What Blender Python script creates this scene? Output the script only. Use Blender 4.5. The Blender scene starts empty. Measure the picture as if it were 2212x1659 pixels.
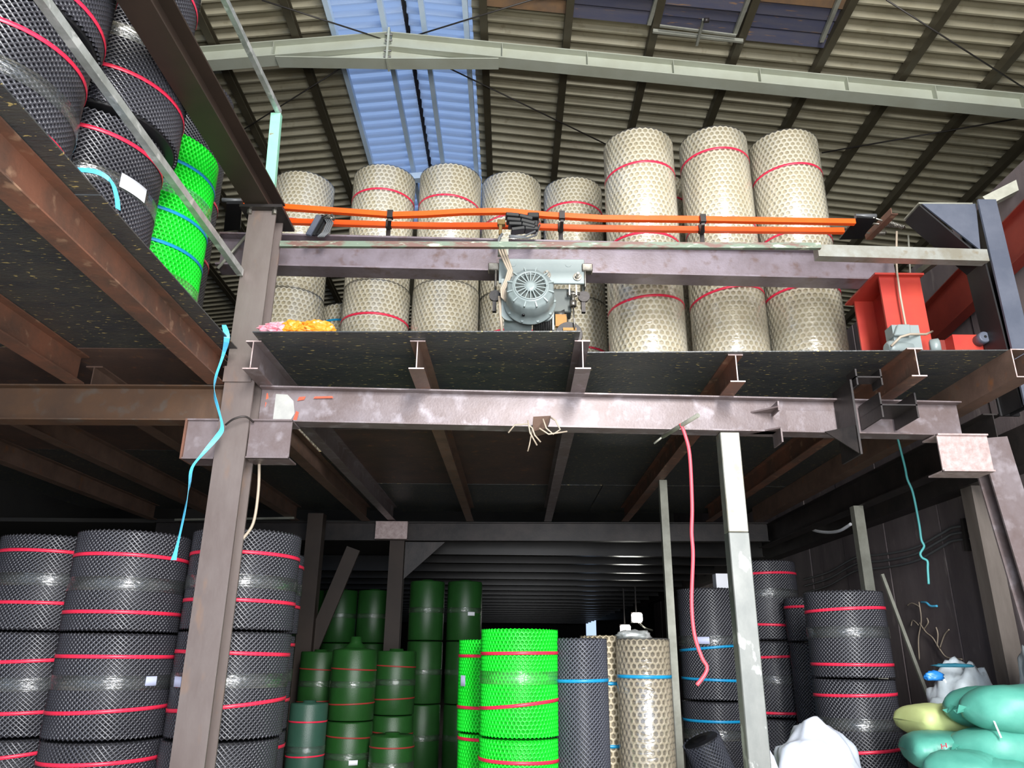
import bpy, bmesh, math, random
from mathutils import Vector, Matrix, noise
random.seed(7)
SC = bpy.context.scene
COL = SC.collection
PI = math.pi

# ------------------------------------------------------------------ camera
F = 1640.0; PITCH = math.radians(19.6); ROLL = math.radians(0.5); CH = 1.45
FW = Vector((0, math.cos(PITCH), math.sin(PITCH)))
UP0 = Vector((0, -math.sin(PITCH), math.cos(PITCH)))
R0 = Vector((1, 0, 0))
CR = R0 * math.cos(ROLL) + UP0 * math.sin(ROLL)
CU = UP0 * math.cos(ROLL) - R0 * math.sin(ROLL)
CP = Vector((0, 0, CH))
cd = bpy.data.cameras.new('camera'); cam = bpy.data.objects.new('camera', cd); COL.objects.link(cam)
cd.sensor_width = 36; cd.lens = 36 * F / 2212; cd.clip_end = 200
m = Matrix((CR, CU, -FW)).transposed().to_4x4(); m.translation = CP
cam.matrix_world = m
SC.camera = cam

# ------------------------------------------------------------------ light
SC.view_settings.view_transform = 'Standard'; SC.view_settings.look = 'None'
SC.view_settings.exposure = 0.0; SC.view_settings.gamma = 1.0
SC.view_settings.use_curve_mapping = False
W = bpy.data.worlds.new('sky'); SC.world = W; W.use_nodes = True
wn = W.node_tree.nodes; wn['Background'].inputs[0].default_value = (0.50, 0.66, 0.95, 1)
wn['Background'].inputs[1].default_value = 1.25

def area(name, loc, target, sx, sy, power, color=(1, 1, 1)):
    l = bpy.data.lights.new(name, 'AREA'); l.shape = 'RECTANGLE'; l.size = sx; l.size_y = sy
    l.energy = power; l.color = color
    o = bpy.data.objects.new(name, l); COL.objects.link(o)
    o.location = loc
    o.rotation_euler = (Vector(target) - Vector(loc)).to_track_quat('-Z', 'Y').to_euler()
    return o
area('daylight_upper_opening', (2.2, -4.5, 6.2), (0.8, 6.5, 4.4), 1.7, 4.4, 1700, (1.0, 0.98, 0.95))
area('daylight_doorway', (1.0, -2.6, 1.7), (0.3, 6.5, 3.0), 3.6, 2.4, 700, (0.97, 0.98, 1.0))

# ------------------------------------------------------------------ survey helpers (photo pixel -> world point on a known plane)
def ray(px, py): return FW + CR * ((px - 1106) / F) + CU * ((829.5 - py) / F)
def PY(px, py, Y): d = ray(px, py); return CP + d * (Y / d.y)
def PZ(px, py, z): d = ray(px, py); return CP + d * ((z - CH) / d.z)
def PX(px, py, x): d = ray(px, py); return CP + d * (x / d.x)

# ------------------------------------------------------------------ materials
def lin(c):
    return tuple((x / 255 / 12.92) if x / 255 <= 0.04045 else ((x / 255 + 0.055) / 1.055) ** 2.4 for x in c) + (1,)
MATS = {}
def mat(name, c1, c2=None, rough=0.5, metal=0.0, scale=6.0, c3=None, bump=0.0, bscale=40.0, spec=0.5, stretch=(1, 1, 1), thr=(0.35, 0.65), c3thr=(0.58, 0.66), c3scale=9.0):
    if name in MATS: return MATS[name]
    M = bpy.data.materials.new(name); M.use_nodes = True
    nt = M.node_tree; N = nt.nodes; L = nt.links
    b = N['Principled BSDF']
    b.inputs['Roughness'].default_value = rough; b.inputs['Metallic'].default_value = metal
    b.inputs['Specular IOR Level'].default_value = spec
    b.inputs['Base Color'].default_value = lin(c1)
    M.diffuse_color = lin(c1)
    if c2 or bump:
        tc = N.new('ShaderNodeTexCoord'); mp = N.new('ShaderNodeMapping'); mp.inputs['Scale'].default_value = stretch
        geo = N.new('ShaderNodeNewGeometry')
        L.new(geo.outputs['Position'], mp.inputs['Vector'])
    if c2:
        n1 = N.new('ShaderNodeTexNoise'); n1.inputs['Scale'].default_value = scale; n1.inputs['Detail'].default_value = 6
        n1.inputs['Roughness'].default_value = 0.65
        L.new(mp.outputs[0], n1.inputs['Vector'])
        r = N.new('ShaderNodeValToRGB'); r.color_ramp.elements[0].position = thr[0]; r.color_ramp.elements[1].position = thr[1]
        r.color_ramp.elements[0].color = lin(c1); r.color_ramp.elements[1].color = lin(c2)
        L.new(n1.outputs['Fac'], r.inputs[0]); out = r.outputs[0]
        if c3:
            n2 = N.new('ShaderNodeTexNoise'); n2.inputs['Scale'].default_value = c3scale; n2.inputs['Detail'].default_value = 5
            L.new(mp.outputs[0], n2.inputs['Vector'])
            r2 = N.new('ShaderNodeValToRGB'); r2.color_ramp.elements[0].position = c3thr[0]; r2.color_ramp.elements[1].position = c3thr[1]
            r2.color_ramp.elements[0].color = (0, 0, 0, 1); r2.color_ramp.elements[1].color = (1, 1, 1, 1)
            L.new(n2.outputs['Fac'], r2.inputs[0])
            mx = N.new('ShaderNodeMix'); mx.data_type = 'RGBA'
            L.new(r2.outputs[0], mx.inputs[0]); L.new(out, mx.inputs[6]); mx.inputs[7].default_value = lin(c3)
            out = mx.outputs[2]
        L.new(out, b.inputs['Base Color'])
    if bump:
        n3 = N.new('ShaderNodeTexNoise'); n3.inputs['Scale'].default_value = bscale; n3.inputs['Detail'].default_value = 4
        L.new(mp.outputs[0], n3.inputs['Vector'])
        bp = N.new('ShaderNodeBump'); bp.inputs['Strength'].default_value = bump; bp.inputs['Distance'].default_value = 0.02
        L.new(n3.outputs['Fac'], bp.inputs['Height']); L.new(bp.outputs[0], b.inputs['Normal'])
    MATS[name] = M
    return M

def film_mat(name, tint=(1, 1, 1), strength=0.22, rough=0.17, bump=0.4, stretch=(0.5, 0.5, 1.6), haze=0.05, bscale=15):
    M = bpy.data.materials.new(name); M.use_nodes = True
    nt = M.node_tree; N = nt.nodes; L = nt.links
    N.remove(N['Principled BSDF'])
    out = N['Material Output']
    tr = N.new('ShaderNodeBsdfTransparent'); gl = N.new('ShaderNodeBsdfGlossy'); gl.inputs['Roughness'].default_value = rough
    df = N.new('ShaderNodeBsdfDiffuse'); df.inputs['Color'].default_value = (*tint, 1)
    m0 = N.new('ShaderNodeMixShader'); m0.inputs[0].default_value = haze
    L.new(tr.outputs[0], m0.inputs[1]); L.new(df.outputs[0], m0.inputs[2])
    fr = N.new('ShaderNodeLayerWeight'); fr.inputs['Blend'].default_value = 0.25
    mm = N.new('ShaderNodeMath'); mm.operation = 'MULTIPLY_ADD'; mm.inputs[1].default_value = 0.3; mm.inputs[2].default_value = strength
    L.new(fr.outputs['Fresnel'], mm.inputs[0])
    mx = N.new('ShaderNodeMixShader'); L.new(mm.outputs[0], mx.inputs[0]); L.new(m0.outputs[0], mx.inputs[1]); L.new(gl.outputs[0], mx.inputs[2])
    L.new(mx.outputs[0], out.inputs['Surface'])
    geo = N.new('ShaderNodeNewGeometry'); mp = N.new('ShaderNodeMapping'); mp.inputs['Scale'].default_value = stretch
    L.new(geo.outputs['Position'], mp.inputs['Vector'])
    n = N.new('ShaderNodeTexNoise'); n.inputs['Scale'].default_value = bscale; n.inputs['Detail'].default_value = 3; n.inputs['Distortion'].default_value = 0.6
    L.new(mp.outputs[0], n.inputs['Vector'])
    bp = N.new('ShaderNodeBump'); bp.inputs['Strength'].default_value = bump; bp.inputs['Distance'].default_value = 0.03
    L.new(n.outputs['Fac'], bp.inputs['Height']); L.new(bp.outputs[0], gl.inputs['Normal'])
    MATS[name] = M
    return M

def emis(name, c, s):
    M = bpy.data.materials.new(name); M.use_nodes = True
    b = M.node_tree.nodes['Principled BSDF']; b.inputs['Emission Color'].default_value = lin(c); b.inputs['Emission Strength'].default_value = s
    return M

steel_front = mat('mill_steel_pinkish', (102, 88, 86), (124, 114, 116), 0.42, 0.2, 3.0, c3=(146, 138, 142), bump=0.06, bscale=60, c3thr=(0.55, 0.75))
steel_brown = mat('mill_steel_brown', (96, 76, 66), (118, 94, 82), 0.5, 0.1, 4.0, c3=(128, 86, 58), bump=0.06, bscale=60, c3thr=(0.6, 0.75))
steel_rust = mat('rust_red_steel', (88, 68, 58), (124, 82, 64), 0.55, 0.1, 3.0, c3=(150, 118, 96), bump=0.08, c3thr=(0.6, 0.72))
steel_umber = mat('umber_rust_steel', (80, 62, 50), (98, 72, 52), 0.55, 0.1, 2.0, c3=(92, 80, 70), bump=0.06, c3thr=(0.55, 0.7))
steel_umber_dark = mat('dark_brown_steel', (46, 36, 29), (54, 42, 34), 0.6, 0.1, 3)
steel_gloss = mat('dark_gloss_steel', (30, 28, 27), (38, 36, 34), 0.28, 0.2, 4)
steel_black = mat('near_black_steel', (26, 26, 28), (34, 33, 34), 0.5, 0.1, 4)  # near-black tone for the right column behind its blue-grey front flange
steel_dark = mat('dark_steel', (38, 36, 36), (58, 52, 50), 0.45, 0.3, 4.0, bump=0.05)
steel_col = mat('grey_brown_column_steel', (100, 88, 84), (120, 110, 106), 0.45, 0.25, 2.0, c3=(128, 104, 88), bump=0.04, stretch=(1, 1, 0.4), c3thr=(0.6, 0.8))
steel_blue = mat('blue_grey_steel', (82, 88, 102), (98, 103, 116), 0.45, 0.25, 3.0, bump=0.04)
steel_crane = mat('crane_beam_steel', (108, 96, 100), (130, 120, 128), 0.38, 0.2, 3.5, c3=(100, 80, 76), bump=0.05, bscale=70, c3thr=(0.56, 0.72))
cut_edge = mat('bare_cut_edge', (190, 172, 170), (160, 140, 136), 0.5, 0.2, 20)
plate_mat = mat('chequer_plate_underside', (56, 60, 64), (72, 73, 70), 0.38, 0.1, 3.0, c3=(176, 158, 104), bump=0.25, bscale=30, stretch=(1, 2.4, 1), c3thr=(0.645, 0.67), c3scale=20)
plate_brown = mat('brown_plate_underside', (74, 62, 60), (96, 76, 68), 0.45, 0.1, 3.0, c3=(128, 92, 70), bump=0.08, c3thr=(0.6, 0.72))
edge_mat = mat('plate_edge', (120, 116, 112), (80, 78, 76), 0.5, 0.3, 10)
galv = mat('galvanised_steel', (150, 154, 150), (182, 186, 184), 0.38, 0.45, 10, c3=(206, 208, 206), bump=0.03, c3thr=(0.56, 0.62))
galv_dull = mat('dull_galvanised_steel', (136, 136, 124), (158, 158, 146), 0.5, 0.35, 6, bump=0.03)
galv_dirty = mat('scuffed_galvanised_tube', (158, 160, 154), (134, 130, 116), 0.4, 0.3, 5, c3=(128, 112, 84), c3thr=(0.62, 0.75))
galv_pole = mat('worn_galvanised_pole', (112, 115, 112), (128, 130, 126), 0.42, 0.35, 7, c3=(178, 180, 176), c3thr=(0.56, 0.60), c3scale=6, stretch=(1, 1, .6))
mint = mat('mint_paint', (140, 205, 175), (150, 212, 186), 0.45, 0, 5, c3=(140, 110, 90), c3thr=(0.64, 0.68), c3scale=14)
mintrust = mat('peeling_mint_paint', (112, 84, 76), (110, 124, 108), 0.55, 0.1, 5, c3=(172, 180, 160), stretch=(0.8, 1, 3), thr=(0.44, 0.54), c3thr=(0.58, 0.64))
red_paint = mat('red_primer', (172, 52, 44), (182, 62, 46), 0.45, 0, 3)
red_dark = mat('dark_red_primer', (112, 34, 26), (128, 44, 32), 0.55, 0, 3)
orange = mat('orange_insulation', (255, 92, 20), (246, 84, 16), 0.32, 0, 6)
hoist_grey = mat('hoist_grey_paint', (130, 141, 140), (138, 148, 147), 0.35, 0.05, 4)
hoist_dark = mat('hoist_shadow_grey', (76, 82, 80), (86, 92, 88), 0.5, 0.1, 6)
black_plastic = mat('black_plastic', (24, 25, 27), None, 0.35)
bolt_mat = mat('steel_bolts', (150, 146, 138), (120, 116, 108), 0.3, 0.8, 30)
rope_mat = mat('steel_rope', (60, 60, 60), (90, 90, 88), 0.4, 0.6, 40)
yellow = mat('worn_yellow_paint', (150, 100, 22), (168, 116, 30), 0.5, 0, 12, c3=(60, 46, 20), c3thr=(0.58, 0.64))
beige_wire = mat('beige_cable', (170, 156, 138), None, 0.5)
grey_wire = mat('grey_cable', (96, 98, 100), None, 0.45)
roof_mat = mat('khaki_roof_sheet', (154, 148, 126), (138, 131, 108), 0.5, 0.1, 1.2, c3=(122, 114, 90), c3thr=(0.6, 0.8))
purlin_mat = mat('khaki_purlin', (78, 72, 56), (68, 62, 48), 0.5, 0.15, 2)
sky_purlin = mat('skylit_blue_purlin', (206, 224, 240), (190, 212, 232), 0.5, 0, 2)  # blue skylight glow painted into the colour of these purlins and the tie beam
rafter_mat = mat('pale_green_grey_rafter', (176, 180, 164), (166, 168, 150), 0.5, 0.05, 2)
board_mat = mat('dark_blue_boards', (66, 68, 88), (80, 78, 88), 0.5, 0, 3, c3=(128, 100, 74), stretch=(0.5, 3, 1), c3thr=(0.62, 0.72))
board_brown = mat('brown_board', (120, 92, 64), (96, 78, 62), 0.6, 0, 4)
rod_mat = mat('brace_rod', (60, 56, 52), None, 0.5, 0.5)
wall_mat = mat('dark_stained_wall', (98, 88, 90), (120, 110, 110), 0.7, 0, 2.2, c3=(148, 138, 134), stretch=(1, 1, 0.35), bump=0.08, c3thr=(0.62, 0.8))
conc = mat('concrete_floor', (176, 170, 158), (188, 182, 170), 0.7, 0, 2)
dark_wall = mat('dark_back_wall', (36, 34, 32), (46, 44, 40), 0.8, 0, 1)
paper = mat('white_label_paper', (236, 238, 244), None, 0.5)
paper_lilac = mat('lilac_white_label_paper', (200, 206, 236), None, 0.5)
strap_red = mat('red_strap', (236, 52, 84), (226, 44, 74), 0.35, 0, 20)
strap_blue = mat('blue_strap', (30, 150, 200), (26, 138, 190), 0.35, 0, 20)
strap_dim = mat('brownish_red_strap', (150, 52, 44), None, 0.5)  # darker, browner red for the straps on the dark green rolls
cyan_tape = mat('cyan_ribbon', (84, 184, 226), None, 0.4)
green_string = mat('sea_green_string', (70, 150, 150), None, 0.5)
hose_mat = mat('red_hose', (226, 84, 96), None, 0.4)
net_cream = mat('cream_net_plastic', (238, 232, 212), (230, 221, 194), 0.38, 0, 3, spec=0.5)
core_cream = mat('cream_inner_layers', (204, 194, 164), (192, 180, 148), 0.5, 0, 4)
net_beige = mat('beige_net_plastic', (190, 178, 152), (180, 167, 140), 0.38, 0, 3)
core_beige = mat('beige_inner_layers', (120, 110, 88), (106, 96, 76), 0.5, 0, 4)
net_black = mat('black_net_plastic', (62, 62, 68), (54, 54, 60), 0.3, 0, 3, spec=0.8)
core_black = mat('black_inner_layers', (28, 28, 31), None, 0.5)
net_grey = mat('dark_grey_net_plastic', (76, 78, 88), (68, 70, 78), 0.34, 0, 3, spec=0.6)
net_green = mat('bright_green_net_plastic', (30, 236, 56), (24, 222, 44), 0.34, 0, 3, spec=0.5)
core_green = mat('green_inner_layers', (14, 176, 34), (10, 150, 28), 0.5, 0, 4)
net_dkgreen = mat('green_fine_net', (33, 80, 32), (29, 70, 28), 0.4, 0, 3, bump=0.15, bscale=160)
net_teal = mat('teal_green_fine_net', (52, 86, 72), (46, 80, 66), 0.4, 0, 3, bump=0.15, bscale=160)
sack_mint = mat('mint_woven_sack', (92, 170, 152), (78, 154, 138), 0.45, 0, 4, bump=0.05, bscale=30)
sack_yellow = mat('yellow_woven_sack', (206, 218, 150), (196, 206, 138), 0.5, 0, 4)
white_sack = mat('white_woven_sack', (206, 210, 220), (192, 198, 212), 0.4, 0, 5, bump=0.1, bscale=12)
grey_poly = mat('pale_grey_polythene', (184, 194, 200), (160, 168, 172), 0.3, 0, 5, c3=(120, 120, 112), bump=0.1, bscale=12, c3thr=(0.64, 0.74))
blue_poly = mat('blue_polythene', (44, 130, 214), None, 0.35)
teal_poly = mat('dark_teal_polythene', (40, 104, 124), None, 0.4)
orange_poly = mat('orange_wrapper', (232, 150, 46), (214, 128, 36), 0.32, 0, 10)
pink_poly = mat('pink_white_wrapper', (220, 190, 200), (206, 84, 104), 0.32, 0, 12, c3=(90, 110, 200), c3thr=(0.6, 0.66))
film_clear = film_mat('clear_stretch_film')
film_band = film_mat('clear_tape_band', tint=(0.75, 0.85, 0.8), strength=0.07, rough=0.12, bump=0.6, haze=0.02, stretch=(0.3, 0.3, 2.5), bscale=22)

sky_mat = bpy.data.materials.new('blue_translucent_sheet'); sky_mat.use_nodes = True
_n = sky_mat.node_tree.nodes; _l = sky_mat.node_tree.links
_n.remove(_n['Principled BSDF'])
_t = _n.new('ShaderNodeBsdfTranslucent'); _t.inputs[0].default_value = (0.80, 0.86, 0.95, 1)
_d = _n.new('ShaderNodeBsdfDiffuse'); _d.inputs[0].default_value = (0.45, 0.52, 0.60, 1)
_m = _n.new('ShaderNodeMixShader'); _m.inputs[0].default_value = 0.25
_l.new(_t.outputs[0], _m.inputs[1]); _l.new(_d.outputs[0], _m.inputs[2]); _l.new(_m.outputs[0], _n['Material Output'].inputs['Surface'])

# ------------------------------------------------------------------ object helpers
def tag(o, label=None, cat=None, group=None, kind=None):
    if label: o['label'] = label
    if cat: o['category'] = cat
    if group: o['group'] = group
    if kind: o['kind'] = kind
    return o
def empty(name, loc=(0, 0, 0), label=None, cat=None, group=None, kind=None, rotz=0):
    o = bpy.data.objects.new(name, None); COL.objects.link(o); o.empty_display_size = 0.1
    o.location = loc; o.rotation_euler = (0, 0, rotz)
    return tag(o, label, cat, group, kind)
def worldoff(p):
    v = Vector((0, 0, 0))
    while p is not None:
        v += p.location; p = p.parent
    return v

class MB:
    """collects vertices and faces in world coordinates"""
    def __init__(s): s.v = []; s.f = []; s.fm = []; s.sm = []
    def add(s, vs, fs, mi=0, smooth=False):
        b = len(s.v); s.v += [Vector(v) for v in vs]
        for f in fs: s.f.append([b + i for i in f]); s.fm.append(mi); s.sm.append(smooth)
        return s
    def box(s, c, size, ax=None, mi=0):
        c = Vector(c); X, Y, Z = ax if ax else (Vector((1, 0, 0)), Vector((0, 1, 0)), Vector((0, 0, 1)))
        hx, hy, hz = X * size[0] / 2, Y * size[1] / 2, Z * size[2] / 2
        vs = [c + hx * a + hy * b + hz * d for d in (-1, 1) for a, b in ((-1, -1), (1, -1), (1, 1), (-1, 1))]
        return s.add(vs, [(3, 2, 1, 0), (4, 5, 6, 7), (0, 1, 5, 4), (1, 2, 6, 5), (2, 3, 7, 6), (3, 0, 4, 7)], mi)
    def bb(s, lo, hi, mi=0):
        lo = Vector(lo); hi = Vector(hi)
        return s.box((lo + hi) / 2, hi - lo, None, mi)
    def extrude(s, A, B, sec, up=(0, 0, 1), mi=0, endmi=None):
        A = Vector(A); B = Vector(B); d = (B - A).normalized(); up = Vector(up)
        sx = d.cross(up).normalized(); uy = sx.cross(d).normalized(); n = len(sec)
        vs = [P + sx * a + uy * b for P in (A, B) for a, b in sec]
        fs = [(i, (i + 1) % n, n + (i + 1) % n, n + i) for i in range(n)]
        s.add(vs, fs, mi)
        e = mi if endmi is None else endmi
        b = len(s.v) - 2 * n
        s.f.append([b + i for i in range(n)][::-1]); s.fm.append(e); s.sm.append(False)
        s.f.append([b + n + i for i in range(n)]); s.fm.append(e); s.sm.append(False)
        return s
    def tube(s, pts, r, n=8, mi=0, smooth=True):
        pts = [Vector(p) for p in pts]; k = len(pts)
        rr = r if isinstance(r, (list, tuple)) else [r] * k
        t0 = (pts[1] - pts[0]).normalized()
        a = Vector((0, 0, 1)) if abs(t0.z) < 0.9 else Vector((1, 0, 0))
        u = t0.cross(a).normalized(); vs = []
        for i, p in enumerate(pts):
            t = (pts[min(i + 1, k - 1)] - pts[max(i - 1, 0)]).normalized()
            u = (u - t * u.dot(t)).normalized(); w = t.cross(u)
            vs += [p + (u * math.cos(2 * PI * j / n) + w * math.sin(2 * PI * j / n)) * rr[i] for j in range(n)]
        fs = [(i * n + j, i * n + (j + 1) % n, (i + 1) * n + (j + 1) % n, (i + 1) * n + j) for i in range(k - 1) for j in range(n)]
        s.add(vs, fs, mi, smooth)
        b = len(s.v) - k * n
        s.f.append([b + j for j in range(n)][::-1]); s.fm.append(mi); s.sm.append(False)
        s.f.append([b + (k - 1) * n + j for j in range(n)]); s.fm.append(mi); s.sm.append(False)
        return s
    def lathe(s, c, prof, ax, n=32, mi=0, smooth=True, wob=None):
        """prof: (distance along axis, radius)"""
        c = Vector(c); ax = Vector(ax).normalized()
        a = Vector((0, 0, 1)) if abs(ax.z) < 0.9 else Vector((1, 0, 0))
        u = ax.cross(a).normalized(); w = ax.cross(u); vs = []
        for h, r in prof:
            for j in range(n):
                q = 2 * PI * j / n; rr = r * (wob(q, h) if wob else 1)
                vs.append(c + ax * h + (u * math.cos(q) + w * math.sin(q)) * rr)
        k = len(prof)
        fs = [(i * n + j, i * n + (j + 1) % n, (i + 1) * n + (j + 1) % n, (i + 1) * n + j) for i in range(k - 1) for j in range(n)]
        s.add(vs, fs, mi, smooth)
        b = len(s.v) - k * n
        s.f.append([b + j for j in range(n)][::-1]); s.fm.append(mi); s.sm.append(False)
        s.f.append([b + (k - 1) * n + j for j in range(n)]); s.fm.append(mi); s.sm.append(False)
        return s
    def ribbon(s, pts, width, thick=0.002, side=(1, 0, 0), mi=0):
        pts = [Vector(p) for p in pts]; k = len(pts); vs = []
        for i, p in enumerate(pts):
            sd = side[i] if isinstance(side, list) else side
            sd = Vector(sd).normalized()
            w = width[i] if isinstance(width, list) else width
            t = (pts[min(i + 1, k - 1)] - pts[max(i - 1, 0)]).normalized()
            nrm = t.cross(sd).normalized() * thick / 2; sd = sd * w / 2
            vs += [p - sd - nrm, p + sd - nrm, p + sd + nrm, p - sd + nrm]
        fs = [(i * 4 + j, i * 4 + (j + 1) % 4, i * 4 + 4 + (j + 1) % 4, i * 4 + 4 + j) for i in range(k - 1) for j in range(4)]
        fs += [(3, 2, 1, 0), tuple((k - 1) * 4 + j for j in range(4))]
        return s.add(vs, fs, mi)
    def prism(s, poly, thick, nrm, mi=0):
        nrm = Vector(nrm).normalized() * thick; poly = [Vector(p) for p in poly]; n = len(poly)
        vs = poly + [p + nrm for p in poly]
        fs = [tuple(range(n))[::-1], tuple(n + i for i in range(n))] + [(i, (i + 1) % n, n + (i + 1) % n, n + i) for i in range(n)]
        return s.add(vs, fs, mi)
    def build(s, name, mats, parent=None, bevel=0.0):
        off = worldoff(parent) if parent is not None else Vector((0, 0, 0))
        if parent is None and s.v:      # top-level mesh: origin at its base centre
            lo = Vector([min(v[i] for v in s.v) for i in range(3)]); hi = Vector([max(v[i] for v in s.v) for i in range(3)])
            off = Vector(((lo.x + hi.x) / 2, (lo.y + hi.y) / 2, lo.z))
        me = bpy.data.meshes.new(name)
        me.from_pydata([tuple(v - off) for v in s.v], [], s.f)
        if not isinstance(mats, (list, tuple)): mats = [mats]
        for x in mats: me.materials.append(x)
        me.polygons.foreach_set('material_index', s.fm); me.polygons.foreach_set('use_smooth', s.sm)
        me.update()
        bm = bmesh.new(); bm.from_mesh(me); bmesh.ops.recalc_face_normals(bm, faces=bm.faces)
        if bevel: bmesh.ops.bevel(bm, geom=[e for e in bm.edges if len(e.link_faces) == 2 and e.calc_face_angle(0) > 0.9], offset=bevel, segments=1, affect='EDGES')
        bm.to_mesh(me); bm.free()
        o = bpy.data.objects.new(name, me); COL.objects.link(o)
        if parent is not None: o.parent = parent
        else: o.location = off
        return o

def isec(h, b, tw=0.008, tf=0.011):
    return [(-b/2, 0), (b/2, 0), (b/2, tf), (tw/2, tf), (tw/2, h - tf), (b/2, h - tf), (b/2, h), (-b/2, h), (-b/2, h - tf), (-tw/2, h - tf), (-tw/2, tf), (-b/2, tf)]
def hsec(h, b, tw=0.008, tf=0.012):      # the same, centred on the axis
    return [(x, y - h/2) for x, y in isec(h, b, tw, tf)]
def rsec(w, h): return [(-w/2, 0), (w/2, 0), (w/2, h), (-w/2, h)]
def csec(w, h): return [(-w/2, -h/2), (w/2, -h/2), (w/2, h/2), (-w/2, h/2)]
def chan(h, b, t=0.008):                 # channel, web on the left
    return [(0, 0), (b, 0), (b, t), (t, t), (t, h - t), (b, h - t), (b, h), (0, h)]

def thing(name, mb, mats, label, cat, group=None, bevel=0):
    return tag(mb.build(name, mats, None, bevel), label, cat, group, 'thing')

# ------------------------------------------------------------------ setting: floor, walls, roof
o = MB().bb((-9, -25, -0.2), (12, 48, 0)).build('floor', conc); o['kind'] = 'structure'
RX = -1.5                                  # ridge line
def rz(x): return 9.62 - 0.115 * abs(x - RX)    # underside of the roof sheets
ceil = empty('ceiling', (RX, 8, rz(RX)), kind='structure')
PIT = 0.21
def sheet_profile(n):
    pts = []
    for i in range(n):
        y = i * PIT
        pts += [(y, 0.0), (y + 0.028, 0.0), (y + 0.05, 0.07), (y + 0.186, 0.07)]
    pts.append((n * PIT, 0.0))
    return pts
def sheet_mesh(name, x0, x1, n, m):
    pr = sheet_profile(n); vs = []; fs = []
    for dz in (0, 0.004):
        for x in (x0, x1):
            for y, h in pr: vs.append((x - RX, y, rz(x) - rz(RX) + h + dz))
    k = len(pr)
    for i in range(k - 1):
        fs += [(i, i + 1, k + i + 1, k + i), (2*k + i, 3*k + i, 3*k + i + 1, 2*k + i + 1)]
    me = bpy.data.meshes.new(name); me.from_pydata(vs, [], fs); me.materials.append(m); me.update()
    return me
SW = 4 * PIT
def put(me, name, y, parent):
    o = bpy.data.objects.new(name, me); COL.objects.link(o); o.parent = parent; o.location = (0, y - 8, 0); return o
mL = sheet_mesh('roof_sheet_left', -9.2, -2.5, 4, roof_mat); mR = sheet_mesh('roof_sheet_right', -0.58, 12.2, 4, roof_mat)
sL = sheet_mesh('skylight_sheet_left', -2.5, -1.53, 4, sky_mat); sR = sheet_mesh('skylight_sheet_right', -1.47, -0.58, 4, sky_mat)
for i in range(20):
    y = 4.2 + i * SW
    put(mL, 'roof_sheet', y, ceil); put(mR, 'roof_sheet', y, ceil)
    if y < 13: put(sL, 'skylight_sheet', y, ceil); put(sR, 'skylight_sheet', y, ceil)
# the part of the roof above and behind the viewer, and beyond the skylight
big = MB()
for x0, x1 in ((-9.2, -1.5), (-1.5, 12.2)):
    big.prism([(x0, -3, rz(x0)), (x1, -3, rz(x1)), (x1, 4.2, rz(x1)), (x0, 4.2, rz(x0))], 0.01, (0, 0, 1))
    big.prism([(x0, 21, rz(x0)), (x1, 21, rz(x1)), (x1, 48, rz(x1)), (x0, 48, rz(x0))], 0.01, (0, 0, 1))
big.bb((-2.5, 13.4, 9.52), (-0.58, 21, 9.66))
big.build('roof_panel', roof_mat, ceil)
MB().extrude((RX, 4.2, 9.69), (RX, 13.4, 9.69), rsec(0.07, 0.03)).build('ridge_cap', steel_dark, ceil)
# walls
wr = empty('wall_right', (4.55, 6, 0), kind='structure')
y = 2.0
while y < 24:
    MB().bb((4.5 + random.uniform(0, .02), y + 0.012, 0), (4.6, y + 1.2 - 0.012, 5.6)).build('wall_panel', wall_mat, wr); y += 1.2
MB().bb((4.6, 2, 0), (4.66, 26, 5.62)).build('wall_backing', dark_wall, wr)
MB().bb((4.28, 2, 2.98), (4.5, 26, 3.3)).build('wall_girt', steel_dark, wr)
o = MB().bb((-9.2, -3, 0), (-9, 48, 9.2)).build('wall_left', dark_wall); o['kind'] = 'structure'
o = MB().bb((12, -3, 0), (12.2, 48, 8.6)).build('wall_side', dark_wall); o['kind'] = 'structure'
wb = empty('wall_back', (0, 21, 3.4), kind='structure')
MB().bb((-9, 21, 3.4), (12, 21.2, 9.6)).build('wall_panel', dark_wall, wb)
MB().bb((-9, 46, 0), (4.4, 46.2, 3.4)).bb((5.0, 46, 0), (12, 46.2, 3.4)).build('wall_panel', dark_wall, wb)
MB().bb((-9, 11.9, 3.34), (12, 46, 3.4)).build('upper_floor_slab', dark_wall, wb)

# purlins
for i, x in enumerate([-0.42 + 1.12 * k for k in range(9)] + [-2.98 - 1.12 * k for k in range(5)]):
    z = rz(x) - 0.13
    side = 'right' if x > RX else 'left'
    d = ['khaki purlin right beside the blue skylight', 'second khaki purlin to the right of the skylight', 'third khaki purlin to the right of the skylight',
         'fourth khaki purlin to the right of the skylight', 'fifth khaki purlin to the right of the skylight', 'sixth khaki purlin to the right of the skylight',
         'seventh khaki purlin to the right of the skylight', 'eighth khaki purlin to the right of the skylight', 'outermost khaki purlin at the right eave',
         'khaki purlin left of the blue skylight', 'second khaki purlin to the left of the skylight', 'third khaki purlin to the left of the skylight',
         'fourth khaki purlin to the left of the skylight', 'fifth khaki purlin, by the left eave'][i]
    thing('roof_purlin', MB().extrude((x, 4.2, z), (x, 20.9, z), [(-0.05, 0), (0.05, 0), (0.05, 0.02), (-0.03, 0.02), (-0.03, 0.11), (0.05, 0.11), (0.05, 0.13), (-0.05, 0.13)]), purlin_mat, d, 'purlin', 'purlins under the roof sheets')
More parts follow.
